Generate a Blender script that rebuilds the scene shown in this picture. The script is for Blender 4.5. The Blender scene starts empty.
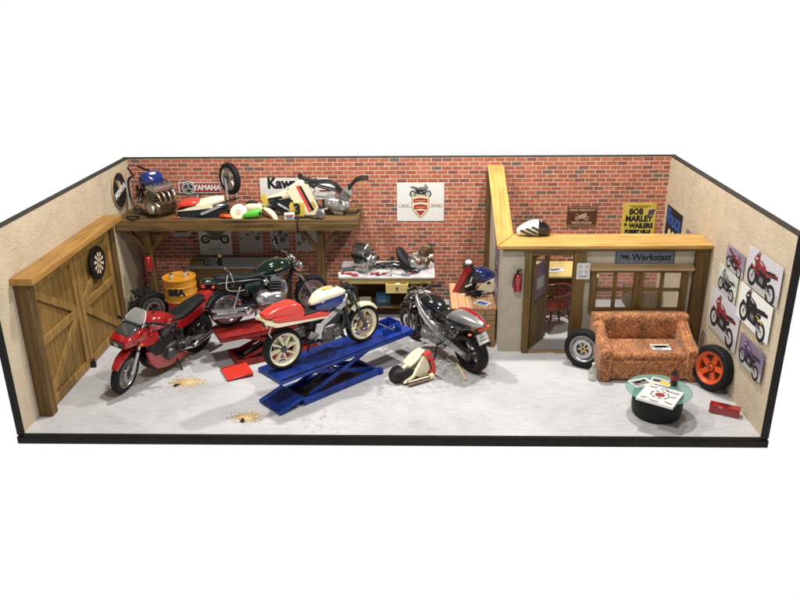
import bpy, math, random
from mathutils import Vector, Matrix, Euler
random.seed(7)
SC = bpy.context.scene
COL = SC.collection
R = math.radians
PI = math.pi

# ------------------------------------------------------------------ camera
cam_data = bpy.data.cameras.new('camera')
cam_data.sensor_width = 36.0
cam_data.lens = 763.4 * 36 / 800
cam_data.clip_start = 0.1
cam_data.clip_end = 200
cam = bpy.data.objects.new('camera', cam_data)
COL.objects.link(cam)
_r = Vector((0.99962, 0.02585, -0.00977)); _u = Vector((-0.00037, 0.36594, 0.93064)); _f = Vector((-0.02764, 0.93028, -0.36581))
_m = Matrix.Identity(4)
for _i in range(3):
    _m[_i][0] = _r[_i]; _m[_i][1] = _u[_i]; _m[_i][2] = -_f[_i]
_m.translation = Vector((0.452, -8.9626, 5.4925))
cam.matrix_world = _m
SC.camera = cam

# ------------------------------------------------------------------ world: white studio surround below and around, dim room above
world = bpy.data.worlds.new('World'); SC.world = world
world.use_nodes = True
nt = world.node_tree; nt.nodes.clear()
wo = nt.nodes.new('ShaderNodeOutputWorld'); bg = nt.nodes.new('ShaderNodeBackground')
tc = nt.nodes.new('ShaderNodeTexCoord'); sx = nt.nodes.new('ShaderNodeSeparateXYZ'); cr = nt.nodes.new('ShaderNodeValToRGB')
nt.links.new(tc.outputs['Generated'], sx.inputs[0]); nt.links.new(sx.outputs['Z'], cr.inputs[0])
cr.color_ramp.elements[0].position = 0.04; cr.color_ramp.elements[0].color = (1.02, 1.02, 1.02, 1)
cr.color_ramp.elements[1].position = 0.11; cr.color_ramp.elements[1].color = (0.15, 0.148, 0.145, 1)
nt.links.new(cr.outputs[0], bg.inputs[0]); bg.inputs[1].default_value = 1.0
nt.links.new(bg.outputs[0], wo.inputs[0])

def area_lamp(name, loc, power, size, target=(0, 2.2, 0), col=(1, 0.965, 0.91)):
    l = bpy.data.lights.new(name, 'AREA'); l.shape = 'DISK'; l.size = size; l.energy = power; l.color = col
    o = bpy.data.objects.new(name, l); COL.objects.link(o); o.location = loc
    o.rotation_euler = (Vector(target) - Vector(loc)).to_track_quat('-Z', 'Y').to_euler()
    return o
area_lamp('ceiling_or_fill_lamp', (3.0, 3.0, 7.6), 520, 0.40, (1.0, 2.6, 0))
area_lamp('ceiling_or_fill_lamp', (-2.3, 2.2, 7.8), 470, 0.40, (-0.6, 2.4, 0))
area_lamp('ceiling_or_fill_lamp', (0.5, -3.4, 8.0), 340, 0.5, (0, 2.4, 0.6))  # front fill lamp, added to brighten the faces turned toward the camera

SC.view_settings.view_transform = 'Standard'
SC.view_settings.look = 'None'
SC.view_settings.exposure = 0.0
SC.view_settings.gamma = 1.0
SC.cycles.max_bounces = 6
SC.cycles.transparent_max_bounces = 8

# ------------------------------------------------------------------ materials
MATS = {}
def newmat(name):
    m = bpy.data.materials.new(name); m.use_nodes = True
    MATS[name] = m
    return m, m.node_tree, m.node_tree.nodes['Principled BSDF']
def obj_coord(nt, scale=(1, 1, 1)):
    t = nt.nodes.new('ShaderNodeTexCoord'); mp = nt.nodes.new('ShaderNodeMapping')
    mp.inputs['Scale'].default_value = scale
    nt.links.new(t.outputs['Object'], mp.inputs[0])
    return mp.outputs[0]
def noise(nt, vec, scale, detail=4, rough=0.55):
    n = nt.nodes.new('ShaderNodeTexNoise'); n.inputs['Scale'].default_value = scale
    n.inputs['Detail'].default_value = detail; n.inputs['Roughness'].default_value = rough
    nt.links.new(vec, n.inputs['Vector']); return n
def ramp(nt, fac, stops, mode='LINEAR'):
    c = nt.nodes.new('ShaderNodeValToRGB'); c.color_ramp.interpolation = mode
    el = c.color_ramp.elements
    while len(el) > len(stops): el.remove(el[-1])
    while len(el) < len(stops): el.new(0.5)
    for e, (p, col) in zip(el, stops):
        e.position = p; e.color = (*col, 1) if len(col) == 3 else col
    nt.links.new(fac, c.inputs[0]); return c
def bump(nt, b, height, strength=0.3, dist=0.01):
    n = nt.nodes.new('ShaderNodeBump'); n.inputs['Strength'].default_value = strength; n.inputs['Distance'].default_value = dist
    nt.links.new(height, n.inputs['Height']); nt.links.new(n.outputs[0], b.inputs['Normal'])
def sc3(c, k): return tuple(min(1, x * k) for x in c)
def paint(name, col, rough=0.35, metal=0.0, coat=0.0, var=0.12, nscale=9, bmp=0.0, bscale=60):
    m, nt, b = newmat(name)
    v = obj_coord(nt)
    if coat: var *= 0.4; nscale = 3
    n = noise(nt, v, nscale, 5)
    c = ramp(nt, n.outputs[0], [(0.3, sc3(col, 1 - var)), (0.7, sc3(col, 1 + var))])
    nt.links.new(c.outputs[0], b.inputs['Base Color'])
    r = nt.nodes.new('ShaderNodeMapRange'); dr = 0.03 if coat else 0.10
    r.inputs['To Min'].default_value = max(0.03, rough - dr); r.inputs['To Max'].default_value = min(1, rough + dr)
    n2 = noise(nt, v, nscale * 4, 3); nt.links.new(n2.outputs[0], r.inputs[0]); nt.links.new(r.outputs[0], b.inputs['Roughness'])
    b.inputs['Metallic'].default_value = metal
    if not coat and not metal: b.inputs['Specular IOR Level'].default_value = 0.22 if max(col) < 0.05 else 0.35
    b.inputs['Coat Weight'].default_value = coat; b.inputs['Coat Roughness'].default_value = 0.06
    if bmp:
        n3 = noise(nt, v, bscale, 4); bump(nt, b, n3.outputs[0], bmp, 0.01)
    return m
def wood(name, c1, c2, axis='x', rough=0.6, dens=16, bmp=0.25):
    m, nt, b = newmat(name)
    s = {'x': (1.1, dens, dens), 'y': (dens, 1.1, dens), 'z': (dens, dens, 1.1), 's': (dens * 1.3, 0.9, 0.9)}[axis]
    v = obj_coord(nt, s)
    n = noise(nt, v, 1.0, 6, 0.6); n.inputs['Distortion'].default_value = 0.6
    v2 = obj_coord(nt); n2 = noise(nt, v2, 1.7, 3)
    mx = nt.nodes.new('ShaderNodeMath'); mx.operation = 'MULTIPLY_ADD'; mx.inputs[1].default_value = 0.35
    nt.links.new(n2.outputs[0], mx.inputs[0]); nt.links.new(n.outputs[0], mx.inputs[2])
    c = ramp(nt, mx.outputs[0], [(0.45, c1), (0.62, tuple((a + d) / 2 for a, d in zip(c1, c2))), (0.85, c2)])
    nt.links.new(c.outputs[0], b.inputs['Base Color']); b.inputs['Roughness'].default_value = rough; b.inputs['Specular IOR Level'].default_value = 0.2
    bump(nt, b, n.outputs[0], bmp, 0.008)
    return m

paint('black_plastic', (0.014, 0.014, 0.015), 0.45, var=0.3)
paint('black_gloss', (0.010, 0.010, 0.012), 0.14, coat=0.6, var=0.2)
paint('black_metal', (0.022, 0.022, 0.024), 0.4, 0.5, var=0.3)
paint('rubber', (0.010, 0.010, 0.010), 0.62, var=0.3, bmp=0.15, bscale=120)
paint('seat_vinyl', (0.012, 0.012, 0.012), 0.5, var=0.25, bmp=0.2, bscale=150)
paint('chrome', (0.72, 0.72, 0.72), 0.12, 1.0, var=0.06)
paint('alloy', (0.50, 0.50, 0.49), 0.34, 0.9, var=0.16, nscale=25)
paint('polished', (0.68, 0.68, 0.66), 0.28, 0.85, var=0.1)
paint('cast_alloy', (0.30, 0.29, 0.275), 0.5, 0.75, var=0.35, nscale=30, bmp=0.3)
paint('dark_steel', (0.10, 0.098, 0.095), 0.42, 0.8, var=0.35, nscale=30)
paint('burnt_steel', (0.38, 0.29, 0.19), 0.28, 0.95, var=0.25, nscale=14)
paint('red_paint', (0.31, 0.008, 0.010), 0.16, coat=0.8, var=0.08)
paint('bright_red', (0.66, 0.045, 0.028), 0.25, coat=0.4, var=0.08)
paint('lift_red', (0.24, 0.014, 0.013), 0.42, var=0.38, nscale=7)
paint('lift_blue', (0.010, 0.036, 0.24), 0.40, var=0.40, nscale=6)
paint('deep_blue', (0.012, 0.025, 0.15), 0.22, coat=0.6, var=0.1)
paint('dark_lens', (0.05, 0.052, 0.05), 0.12, coat=0.8)
paint('green_paint', (0.002, 0.013, 0.007), 0.12, coat=1.0, var=0.12)
paint('cream', (0.80, 0.74, 0.52), 0.3, coat=0.4, var=0.05)
paint('white_paint', (0.78, 0.77, 0.72), 0.35, var=0.06)
paint('bench_white', (0.50, 0.49, 0.50), 0.6, var=0.22, nscale=5)
paint('silver_paint', (0.36, 0.35, 0.34), 0.25, 0.6, coat=0.6, var=0.08)
paint('yellow_paint', (0.72, 0.48, 0.03), 0.35, var=0.12)
paint('drum_yellow', (0.60, 0.25, 0.018), 0.33, coat=0.3, var=0.18)
paint('drum_red', (0.48, 0.015, 0.03), 0.33, coat=0.3, var=0.12)
paint('lime', (0.12, 0.52, 0.05), 0.3, var=0.1)
paint('orange', (0.58, 0.085, 0.018), 0.35, var=0.15)
paint('paper', (0.70, 0.69, 0.66), 0.75, var=0.04)
paint('paper_grey', (0.42, 0.41, 0.39), 0.8, var=0.1)
paint('paper_lavender', (0.52, 0.49, 0.53), 0.7, var=0.1, nscale=3)
paint('paper_mauve', (0.27, 0.21, 0.29), 0.6, var=0.25, nscale=3)
paint('paper_purple', (0.19, 0.14, 0.20), 0.7, var=0.35, nscale=4)
paint('paper_green', (0.50, 0.54, 0.48), 0.7, var=0.2, nscale=4)
paint('poster_yellow', (0.60, 0.45, 0.07), 0.6, var=0.1)
paint('poster_black', (0.016, 0.017, 0.02), 0.5, var=0.1)
paint('ink', (0.018, 0.018, 0.02), 0.6, var=0.1)
paint('ink_grey', (0.16, 0.155, 0.15), 0.7, var=0.2)
paint('ink_red', (0.32, 0.03, 0.03), 0.6, var=0.1)
paint('print_red', (0.22, 0.022, 0.028), 0.5, var=0.25)
paint('ink_blue', (0.03, 0.09, 0.36), 0.6, var=0.1)
paint('ink_purple', (0.09, 0.045, 0.13), 0.6, var=0.1)
paint('ink_gold', (0.55, 0.36, 0.10), 0.6, var=0.1)
paint('sign_brown', (0.085, 0.028, 0.014), 0.5, var=0.3)
paint('sign_tan', (0.50, 0.34, 0.20), 0.5, var=0.1)
paint('sign_steel', (0.13, 0.16, 0.20), 0.4, 0.2, var=0.2)
paint('top_edge', (0.05, 0.042, 0.034), 0.6, var=0.3)
paint('dark_edge', (0.013, 0.011, 0.009), 0.7, var=0.3)
paint('bench_grey', (0.20, 0.20, 0.19), 0.6, var=0.2)
paint('towel_blue', (0.03, 0.10, 0.20), 0.9, var=0.2)
paint('chair_red', (0.085, 0.012, 0.010), 0.3, coat=0.4, var=0.3)
paint('brass', (0.60, 0.40, 0.12), 0.3, 1.0, var=0.15)
paint('cola', (0.02, 0.006, 0.004), 0.1, coat=0.5, var=0.2)
paint('drum_black', (0.012, 0.012, 0.012), 0.55, var=0.2, bmp=0.2)
wood('timber_dark', (0.055, 0.031, 0.011), (0.17, 0.100, 0.036), 'z')
wood('timber_dark_x', (0.075, 0.048, 0.020), (0.20, 0.130, 0.055), 'x')
wood('timber_dark_y', (0.10, 0.055, 0.018), (0.26, 0.150, 0.050), 'y')
wood('shelf_wood', (0.050, 0.028, 0.010), (0.19, 0.115, 0.045), 'x', 0.7)
wood('door_wood', (0.095, 0.050, 0.012), (0.29, 0.170, 0.048), 'z', 0.55)
wood('door_brace', (0.125, 0.068, 0.018), (0.35, 0.210, 0.062), 'z', 0.55)
wood('lintel_wood', (0.22, 0.105, 0.025), (0.42, 0.23, 0.07), 'y', 0.5)
wood('cap_wood_x', (0.30, 0.145, 0.030), (0.60, 0.38, 0.125), 'x', 0.5, dens=20)
wood('cap_wood_y', (0.33, 0.175, 0.038), (0.64, 0.43, 0.135), 's', 0.5, dens=20)
wood('frame_olive', (0.065, 0.036, 0.010), (0.20, 0.120, 0.038), 'z', 0.5)
wood('frame_olive_x', (0.065, 0.036, 0.010), (0.20, 0.120, 0.038), 'x', 0.5)
wood('sill_wood', (0.34, 0.22, 0.11), (0.52, 0.37, 0.20), 'x', 0.6)
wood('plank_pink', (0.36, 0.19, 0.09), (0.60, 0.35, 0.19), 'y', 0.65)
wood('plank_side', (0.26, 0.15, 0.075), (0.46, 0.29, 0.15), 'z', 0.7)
wood('bench_brown', (0.07, 0.038, 0.014), (0.16, 0.092, 0.035), 'x', 0.6)
wood('bench_yellow', (0.50, 0.38, 0.13), (0.66, 0.53, 0.22), 'x', 0.6)
wood('pale_wood', (0.50, 0.38, 0.20), (0.68, 0.55, 0.33), 'x', 0.65)

def mk_glass(name, col=(0.9, 0.96, 0.94), alpha=0.25, rough=0.03):
    m, nt, b = newmat(name)
    v = obj_coord(nt); n = noise(nt, v, 6, 3)
    c = ramp(nt, n.outputs[0], [(0.3, sc3(col, 0.92)), (0.7, col)])
    nt.links.new(c.outputs[0], b.inputs['Base Color'])
    b.inputs['Roughness'].default_value = rough; b.inputs['IOR'].default_value = 1.45
    b.inputs['Alpha'].default_value = alpha
    return m
mk_glass('clear_glass', (0.75, 0.8, 0.78), 0.07)
mk_glass('table_glass', (0.20, 0.42, 0.35), 0.50)
mk_glass('smoke_screen', (0.55, 0.57, 0.55), 0.35)
mk_glass('bottle_glass', (0.7, 0.74, 0.72), 0.4)

def brick_material():
    m, nt, b = newmat('brick')
    t = nt.nodes.new('ShaderNodeTexCoord'); s = nt.nodes.new('ShaderNodeSeparateXYZ'); nt.links.new(t.outputs['Object'], s.inputs[0])
    def M(op, a, b_=None, c=None):
        n = nt.nodes.new('ShaderNodeMath'); n.operation = op
        for i, x in enumerate((a, b_, c)):
            if x is None: continue
            if isinstance(x, (int, float)): n.inputs[i].default_value = x
            else: nt.links.new(x, n.inputs[i])
        return n.outputs[0]
    rh, bw = 0.0775, 0.193
    # hand-laid wobble
    wn = noise(nt, t.outputs['Object'], 9, 2)
    zz = M('ADD', s.outputs['Z'], M('MULTIPLY', M('SUBTRACT', wn.outputs[0], 0.5), 0.012))
    xx = M('ADD', s.outputs['X'], M('MULTIPLY', M('SUBTRACT', wn.outputs[0], 0.5), 0.02))
    row = M('FLOOR', M('DIVIDE', zz, rh)); fz = M('FRACT', M('DIVIDE', zz, rh))
    wr = nt.nodes.new('ShaderNodeTexWhiteNoise'); wr.noise_dimensions = '1D'; nt.links.new(row, wr.inputs['W'])
    off = M('ADD', M('MULTIPLY', M('MODULO', M('ABSOLUTE', row), 2), 0.5), M('MULTIPLY', wr.outputs['Value'], 0.22))
    u = M('ADD', M('DIVIDE', xx, bw), off)
    col_ = M('FLOOR', u); fx = M('FRACT', u)
    cv = nt.nodes.new('ShaderNodeCombineXYZ'); nt.links.new(col_, cv.inputs[0]); nt.links.new(row, cv.inputs[1])
    w = nt.nodes.new('ShaderNodeTexWhiteNoise'); w.noise_dimensions = '2D'; nt.links.new(cv.outputs[0], w.inputs['Vector'])
    c = ramp(nt, w.outputs['Value'], [(0.0, (0.16, 0.11, 0.095)), (0.03, (0.24, 0.085, 0.060)), (0.2, (0.37, 0.105, 0.058)), (0.42, (0.44, 0.125, 0.066)),
                                      (0.7, (0.50, 0.155, 0.085)), (0.9, (0.41, 0.125, 0.074))], 'CONSTANT')
    n2 = noise(nt, t.outputs['Object'], 30, 6, 0.8)
    mixn = nt.nodes.new('ShaderNodeMixRGB'); mixn.blend_type = 'MULTIPLY'; mixn.inputs[0].default_value = 0.85
    nt.links.new(c.outputs[0], mixn.inputs[1])
    c2 = ramp(nt, n2.outputs[0], [(0.25, (0.42, 0.42, 0.42)), (0.7, (1.2, 1.15, 1.15))]); nt.links.new(c2.outputs[0], mixn.inputs[2])
    # mortar mask
    mz = M('MINIMUM', fz, M('SUBTRACT', 1.0, fz)); mx = M('MINIMUM', fx, M('SUBTRACT', 1.0, fx))
    a = M('LESS_THAN', mz, 0.095); d = M('LESS_THAN', mx, 0.036)
    mm = M('MAXIMUM', a, d)
    mix = nt.nodes.new('ShaderNodeMixRGB'); nt.links.new(mm, mix.inputs[0]); nt.links.new(mixn.outputs[0], mix.inputs[1])
    n3 = noise(nt, t.outputs['Object'], 6, 4)
    c3 = ramp(nt, n3.outputs[0], [(0.3, (0.46, 0.31, 0.22)), (0.7, (0.64, 0.49, 0.37))]); nt.links.new(c3.outputs[0], mix.inputs[2])
    nt.links.new(mix.outputs[0], b.inputs['Base Color']); b.inputs['Roughness'].default_value = 0.75
    inv = M('SUBTRACT', 1.0, mm); bump(nt, b, inv, 0.35, 0.006)
brick_material()

def plaster_material():
    m, nt, b = newmat('plaster')
    v = obj_coord(nt)
    n = noise(nt, v, 2.2, 6, 0.65); n2 = noise(nt, v, 26, 6, 0.7)
    c = ramp(nt, n.outputs[0], [(0.3, (0.49, 0.395, 0.275)), (0.5, (0.56, 0.46, 0.325)), (0.72, (0.61, 0.505, 0.365))])
    c2 = ramp(nt, n2.outputs[0], [(0.28, (0.55, 0.52, 0.5)), (0.5, (1, 1, 1))])
    mx = nt.nodes.new('ShaderNodeMixRGB'); mx.blend_type = 'MULTIPLY'; mx.inputs[0].default_value = 0.10
    nt.links.new(c.outputs[0], mx.inputs[1]); nt.links.new(c2.outputs[0], mx.inputs[2]); nt.links.new(mx.outputs[0], b.inputs['Base Color'])
    b.inputs['Roughness'].default_value = 0.85
    ad = nt.nodes.new('ShaderNodeMath'); ad.operation = 'ADD'; n4 = noise(nt, v, 7, 7, 0.62); n4.inputs['Distortion'].default_value = 0.8
    nt.links.new(n4.outputs[0], ad.inputs[0]); nt.links.new(n2.outputs[0], ad.inputs[1])
    bump(nt, b, ad.outputs[0], 0.6, 0.030)
    m2, nt, b = newmat('plaster_grey')
    v = obj_coord(nt); n = noise(nt, v, 4, 6, 0.65); n2 = noise(nt, v, 40, 5, 0.7)
    c = ramp(nt, n.outputs[0], [(0.3, (0.42, 0.37, 0.28)), (0.7, (0.55, 0.49, 0.38))]); nt.links.new(c.outputs[0], b.inputs['Base Color'])
    b.inputs['Roughness'].default_value = 0.85; bump(nt, b, n2.outputs[0], 0.5, 0.01)
plaster_material()

def floor_material():
    m, nt, b = newmat('painted_concrete')
    v = obj_coord(nt)
    n = noise(nt, v, 0.9, 7, 0.6); n.inputs['Distortion'].default_value = 0.5
    c = ramp(nt, n.outputs[0], [(0.28, (0.40, 0.395, 0.40)), (0.42, (0.50, 0.50, 0.51)), (0.6, (0.57, 0.565, 0.57)), (0.78, (0.62, 0.615, 0.61))])
    n2 = noise(nt, obj_coord(nt, (3, 16, 3)), 1.3, 6, 0.7)
    c2 = ramp(nt, n2.outputs[0], [(0.30, (0.80, 0.80, 0.82)), (0.55, (1, 1, 1))])
    n3 = noise(nt, v, 17, 6, 0.75)
    c3 = ramp(nt, n3.outputs[0], [(0.24, (0.28, 0.27, 0.26)), (0.34, (0.9, 0.9, 0.9)), (0.5, (1, 1, 1))])
    a = nt.nodes.new('ShaderNodeMixRGB'); a.blend_type = 'MULTIPLY'; a.inputs[0].default_value = 0.9
    nt.links.new(c.outputs[0], a.inputs[1]); nt.links.new(c2.outputs[0], a.inputs[2])
    d = nt.nodes.new('ShaderNodeMixRGB'); d.blend_type = 'MULTIPLY'; d.inputs[0].default_value = 0.75
    nt.links.new(a.outputs[0], d.inputs[1]); nt.links.new(c3.outputs[0], d.inputs[2])
    # oily stains: one under the stripped bike, smaller ones before the lifts
    prev = d.outputs[0]
    for (px, py, rad, den) in ((0.75, 2.2, 1.15, 0.47), (-0.9, 0.35, 0.6, 0.55), (-3.7, 1.7, 0.9, 0.54), (-2.1, 2.6, 0.7, 0.55), (0.1, 1.2, 0.7, 0.55), (2.6, 1.4, 0.8, 0.60)):
        mp = nt.nodes.new('ShaderNodeMapping'); mp.inputs['Location'].default_value = (-px / rad, -py / rad, 0); mp.inputs['Scale'].default_value = (1 / rad, 1 / rad, 0.0)
        tcx = nt.nodes.new('ShaderNodeTexCoord'); nt.links.new(tcx.outputs['Object'], mp.inputs[0])
        ln = nt.nodes.new('ShaderNodeVectorMath'); ln.operation = 'LENGTH'; nt.links.new(mp.outputs[0], ln.inputs[0])
        fall = ramp(nt, ln.outputs['Value'], [(0.25, (1, 1, 1)), (1.0, (0, 0, 0))])
        ns = noise(nt, v, 9, 8, 0.85); sp = ramp(nt, ns.outputs[0], [(den - .02, (0, 0, 0)), (den + .10, (1, 1, 1))])
        mu = nt.nodes.new('ShaderNodeMath'); mu.operation = 'MULTIPLY'; nt.links.new(fall.outputs[0], mu.inputs[0]); nt.links.new(sp.outputs[0], mu.inputs[1])
        mq = nt.nodes.new('ShaderNodeMixRGB'); nt.links.new(mu.outputs[0], mq.inputs[0]); nt.links.new(prev, mq.inputs[1]); mq.inputs[2].default_value = (0.16, 0.155, 0.15, 1); prev = mq.outputs[0]
    nt.links.new(prev, b.inputs['Base Color'])
    b.inputs['Roughness'].default_value = 0.5
    bump(nt, b, n3.outputs[0], 0.35, 0.008)
floor_material()

def sofa_material():
    m, nt, b = newmat('sofa_fabric')
    v = obj_coord(nt)
    n = noise(nt, v, 22, 3, 0.6); vo = nt.nodes.new('ShaderNodeTexVoronoi'); vo.inputs['Scale'].default_value = 44; nt.links.new(v, vo.inputs['Vector'])
    big = noise(nt, v, 3.2, 3)
    c = ramp(nt, vo.outputs['Color'], [(0.0, (0.30, 0.092, 0.030)), (0.3, (0.45, 0.165, 0.055)), (0.55, (0.54, 0.24, 0.090)), (0.78, (0.16, 0.055, 0.022)), (0.86, (0.46, 0.25, 0.09))], 'CONSTANT')
    c2 = ramp(nt, n.outputs[0], [(0.3, (0.55, 0.45, 0.38)), (0.55, (1, 1, 1))])
    c4 = ramp(nt, big.outputs[0], [(0.33, (0.45, 0.50, 0.40)), (0.5, (1, 1, 1))])
    a = nt.nodes.new('ShaderNodeMixRGB'); a.blend_type = 'MULTIPLY'; a.inputs[0].default_value = 0.85
    nt.links.new(c.outputs[0], a.inputs[1]); nt.links.new(c2.outputs[0], a.inputs[2])
    d = nt.nodes.new('ShaderNodeMixRGB'); d.blend_type = 'MULTIPLY'; d.inputs[0].default_value = 0.8
    nt.links.new(a.outputs[0], d.inputs[1]); nt.links.new(c4.outputs[0], d.inputs[2])
    nt.links.new(d.outputs[0], b.inputs['Base Color']); b.inputs['Roughness'].default_value = 0.8
    b.inputs['Sheen Weight'].default_value = 0.2
    n5 = noise(nt, v, 90, 4); bump(nt, b, n5.outputs[0], 0.3, 0.006)
sofa_material()
m, nt, b = newmat('sawdust')
v = obj_coord(nt); n = noise(nt, v, 60, 4)
c = ramp(nt, n.outputs[0], [(0.3, (0.58, 0.40, 0.18)), (0.7, (0.78, 0.62, 0.36))]); nt.links.new(c.outputs[0], b.inputs['Base Color']); b.inputs['Roughness'].default_value = 0.95

# ------------------------------------------------------------------ mesh builder
class MB:
    def __init__(s, mat='black_plastic', xf=None):
        s.v = []; s.f = []; s.fm = []; s.mats = [mat]; s.cur = 0; s.xf = xf or Matrix.Identity(4)
    def m(s, mat):
        if mat not in s.mats: s.mats.append(mat)
        s.cur = s.mats.index(mat); return s
    def add(s, vs, fs):
        o = len(s.v)
        s.v += [s.xf @ Vector(p) for p in vs]
        s.f += [[i + o for i in f] for f in fs]; s.fm += [s.cur] * len(fs)
        return s
    def box(s, c, d, rot=(0, 0, 0)):
        mt = Matrix.Translation(c) @ Euler(rot).to_matrix().to_4x4()
        vs = [mt @ Vector((x * d[0] / 2, y * d[1] / 2, z * d[2] / 2)) for x in (-1, 1) for y in (-1, 1) for z in (-1, 1)]
        return s.add(vs, [(0, 1, 3, 2), (4, 6, 7, 5), (0, 4, 5, 1), (2, 3, 7, 6), (0, 2, 6, 4), (1, 5, 7, 3)])
    def bar(s, p0, p1, w, h, up=(0, 0, 1)):
        p0 = Vector(p0); p1 = Vector(p1); d = (p1 - p0); L = d.length; d.normalize()
        up = Vector(up)
        if abs(d.dot(up)) > 0.98: up = Vector((0, 1, 0))
        sd = d.cross(up).normalized(); u = sd.cross(d).normalized()
        vs = [p + sd * (a * w / 2) + u * (b_ * h / 2) for p in (p0, p1) for a in (-1, 1) for b_ in (-1, 1)]
        return s.add(vs, [(0, 1, 3, 2), (4, 6, 7, 5), (0, 4, 5, 1), (2, 3, 7, 6), (0, 2, 6, 4), (1, 5, 7, 3)])
    def tube(s, pts, r, n=10, cap=True, curve=0):
        P = [Vector(p) for p in pts]
        rr = list(r) if isinstance(r, (list, tuple)) else [r] * len(P)
        if curve and len(P) > 2:
            Q = []; rq = []
            for i in range(len(P) - 1):
                a = P[max(0, i - 1)]; b_ = P[i]; c_ = P[i + 1]; d_ = P[min(len(P) - 1, i + 2)]
                for k in range(curve):
                    t = k / curve
                    Q.append(0.5 * ((2 * b_) + (c_ - a) * t + (2 * a - 5 * b_ + 4 * c_ - d_) * t * t + (-a + 3 * b_ - 3 * c_ + d_) * t ** 3))
                    rq.append(rr[i] * (1 - t) + rr[i + 1] * t)
            Q.append(P[-1]); rq.append(rr[-1]); P = Q; rr = rq
        vs = []; fs = []; prev = None
        for i, p in enumerate(P):
            t = (P[min(i + 1, len(P) - 1)] - P[max(0, i - 1)]).normalized()
            if prev is None:
                a = Vector((0, 0, 1)) if abs(t.z) < 0.9 else Vector((0, 1, 0))
                x = t.cross(a).normalized()
            else:
                x = (prev - t * prev.dot(t)).normalized()
            prev = x; y = t.cross(x)
            for k in range(n):
                an = 2 * PI * k / n
                vs.append(p + (x * math.cos(an) + y * math.sin(an)) * rr[i])
        for i in range(len(P) - 1):
            for k in range(n):
                a = i * n + k; b_ = i * n + (k + 1) % n
                fs.append((a, b_, b_ + n, a + n))
        if cap:
            fs.append(tuple(reversed(range(n)))); fs.append(tuple(range((len(P) - 1) * n, len(P) * n)))
        return s.add(vs, fs)
    def cyl(s, p0, p1, r0, r1=None, n=18, cap=True):
        return s.tube([p0, p1], [r0, r0 if r1 is None else r1], n, cap)
    def lathe(s, prof, c=(0, 0, 0), axis='z', n=32, closed=False, rot=None):
        ax = {'z': Matrix.Identity(3), 'y': Matrix(((1, 0, 0), (0, 0, 1), (0, -1, 0))), 'x': Matrix(((0, 0, 1), (0, 1, 0), (-1, 0, 0)))}[axis]
        if rot is not None: ax = Euler(rot).to_matrix() @ ax
        c = Vector(c); vs = []; fs = []
        for k in range(n):
            a = 2 * PI * k / n
            for (r, h) in prof: vs.append(c + ax @ Vector((r * math.cos(a), r * math.sin(a), h)))
        m = len(prof)
        for k in range(n):
            q = (k + 1) % n
            for i in range(m if closed else m - 1):
                j = (i + 1) % m
                fs.append((k * m + i, q * m + i, q * m + j, k * m + j))
        return s.add(vs, fs)
    def ball(s, c, r, n=14, rot=(0, 0, 0)):
        if isinstance(r, (int, float)): r = (r, r, r)
        mt = Matrix.Translation(c) @ Euler(rot).to_matrix().to_4x4()
        vs = []; fs = []; h = n // 2
        for i in range(h + 1):
            th = PI * i / h
            for k in range(n):
                a = 2 * PI * k / n
                vs.append(mt @ Vector((r[0] * math.sin(th) * math.cos(a), r[1] * math.sin(th) * math.sin(a), r[2] * math.cos(th))))
        for i in range(h):
            for k in range(n):
                q = (k + 1) % n
                fs.append((i * n + k, (i + 1) * n + k, (i + 1) * n + q, i * n + q))
        return s.add(vs, fs)
    def loft(s, secs, n=22, axis='x', smooth=3):
        """secs: (pos along axis, centre height, half width, half height, exponent[, sideways offset])"""
        S = [tuple(q) + ((0,) if len(q) == 5 else ()) for q in secs]
        if smooth and len(S) > 2:
            Q = []
            for i in range(len(S) - 1):
                a, b_, c_, d_ = S[max(0, i - 1)], S[i], S[i + 1], S[min(len(S) - 1, i + 2)]
                for k in range(smooth):
                    t = k / smooth
                    Q.append(tuple(0.5 * ((2 * B_) + (C_ - A) * t + (2 * A - 5 * B_ + 4 * C_ - D) * t * t + (-A + 3 * B_ - 3 * C_ + D) * t ** 3) for A, B_, C_, D in zip(a, b_, c_, d_)))
            Q.append(S[-1]); S = Q
        vs = []; fs = []
        for (x, zc, hw, hh, e, yo) in S:
            hw = max(hw, 0.002); hh = max(hh, 0.002)
            for k in range(n):
                a = 2 * PI * k / n; ca, sa = math.cos(a), math.sin(a)
                y = yo + hw * math.copysign(abs(ca) ** (2 / e), ca); z = zc + hh * math.copysign(abs(sa) ** (2 / e), sa)
                vs.append((x, y, z) if axis == 'x' else ((y, x, z) if axis == 'y' else (y, z, x)))
        for i in range(len(S) - 1):
            for k in range(n):
                q = (k + 1) % n
                fs.append((i * n + k, i * n + q, (i + 1) * n + q, (i + 1) * n + k))
        fs.append(tuple(reversed(range(n)))); fs.append(tuple(range((len(S) - 1) * n, len(S) * n)))
        return s.add(vs, fs)
    def plate(s, pts, c0, c1, plane='xz', inset=0.0):
        """closed 2-D outline extruded from c0 to c1 along the remaining axis; inset rounds the outer (c1) rim"""
        cx = sum(p[0] for p in pts) / len(pts); cy = sum(p[1] for p in pts) / len(pts)
        def P(a, b_, c): return {'xz': (a, c, b_), 'xy': (a, b_, c), 'yz': (c, a, b_)}[plane]
        lay = [(c0, 1.0), (c1, 1.0)] if not inset else [(c0, 1.0), (c0 + (c1 - c0) * 0.6, 1.0), (c1, 1 - inset)]
        vs = []; n = len(pts)
        for c, k in lay: vs += [P(cx + (a - cx) * k, cy + (b_ - cy) * k, c) for a, b_ in pts]
        fs = [tuple(range(n))[::-1], tuple(range((len(lay) - 1) * n, len(lay) * n))]
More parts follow.
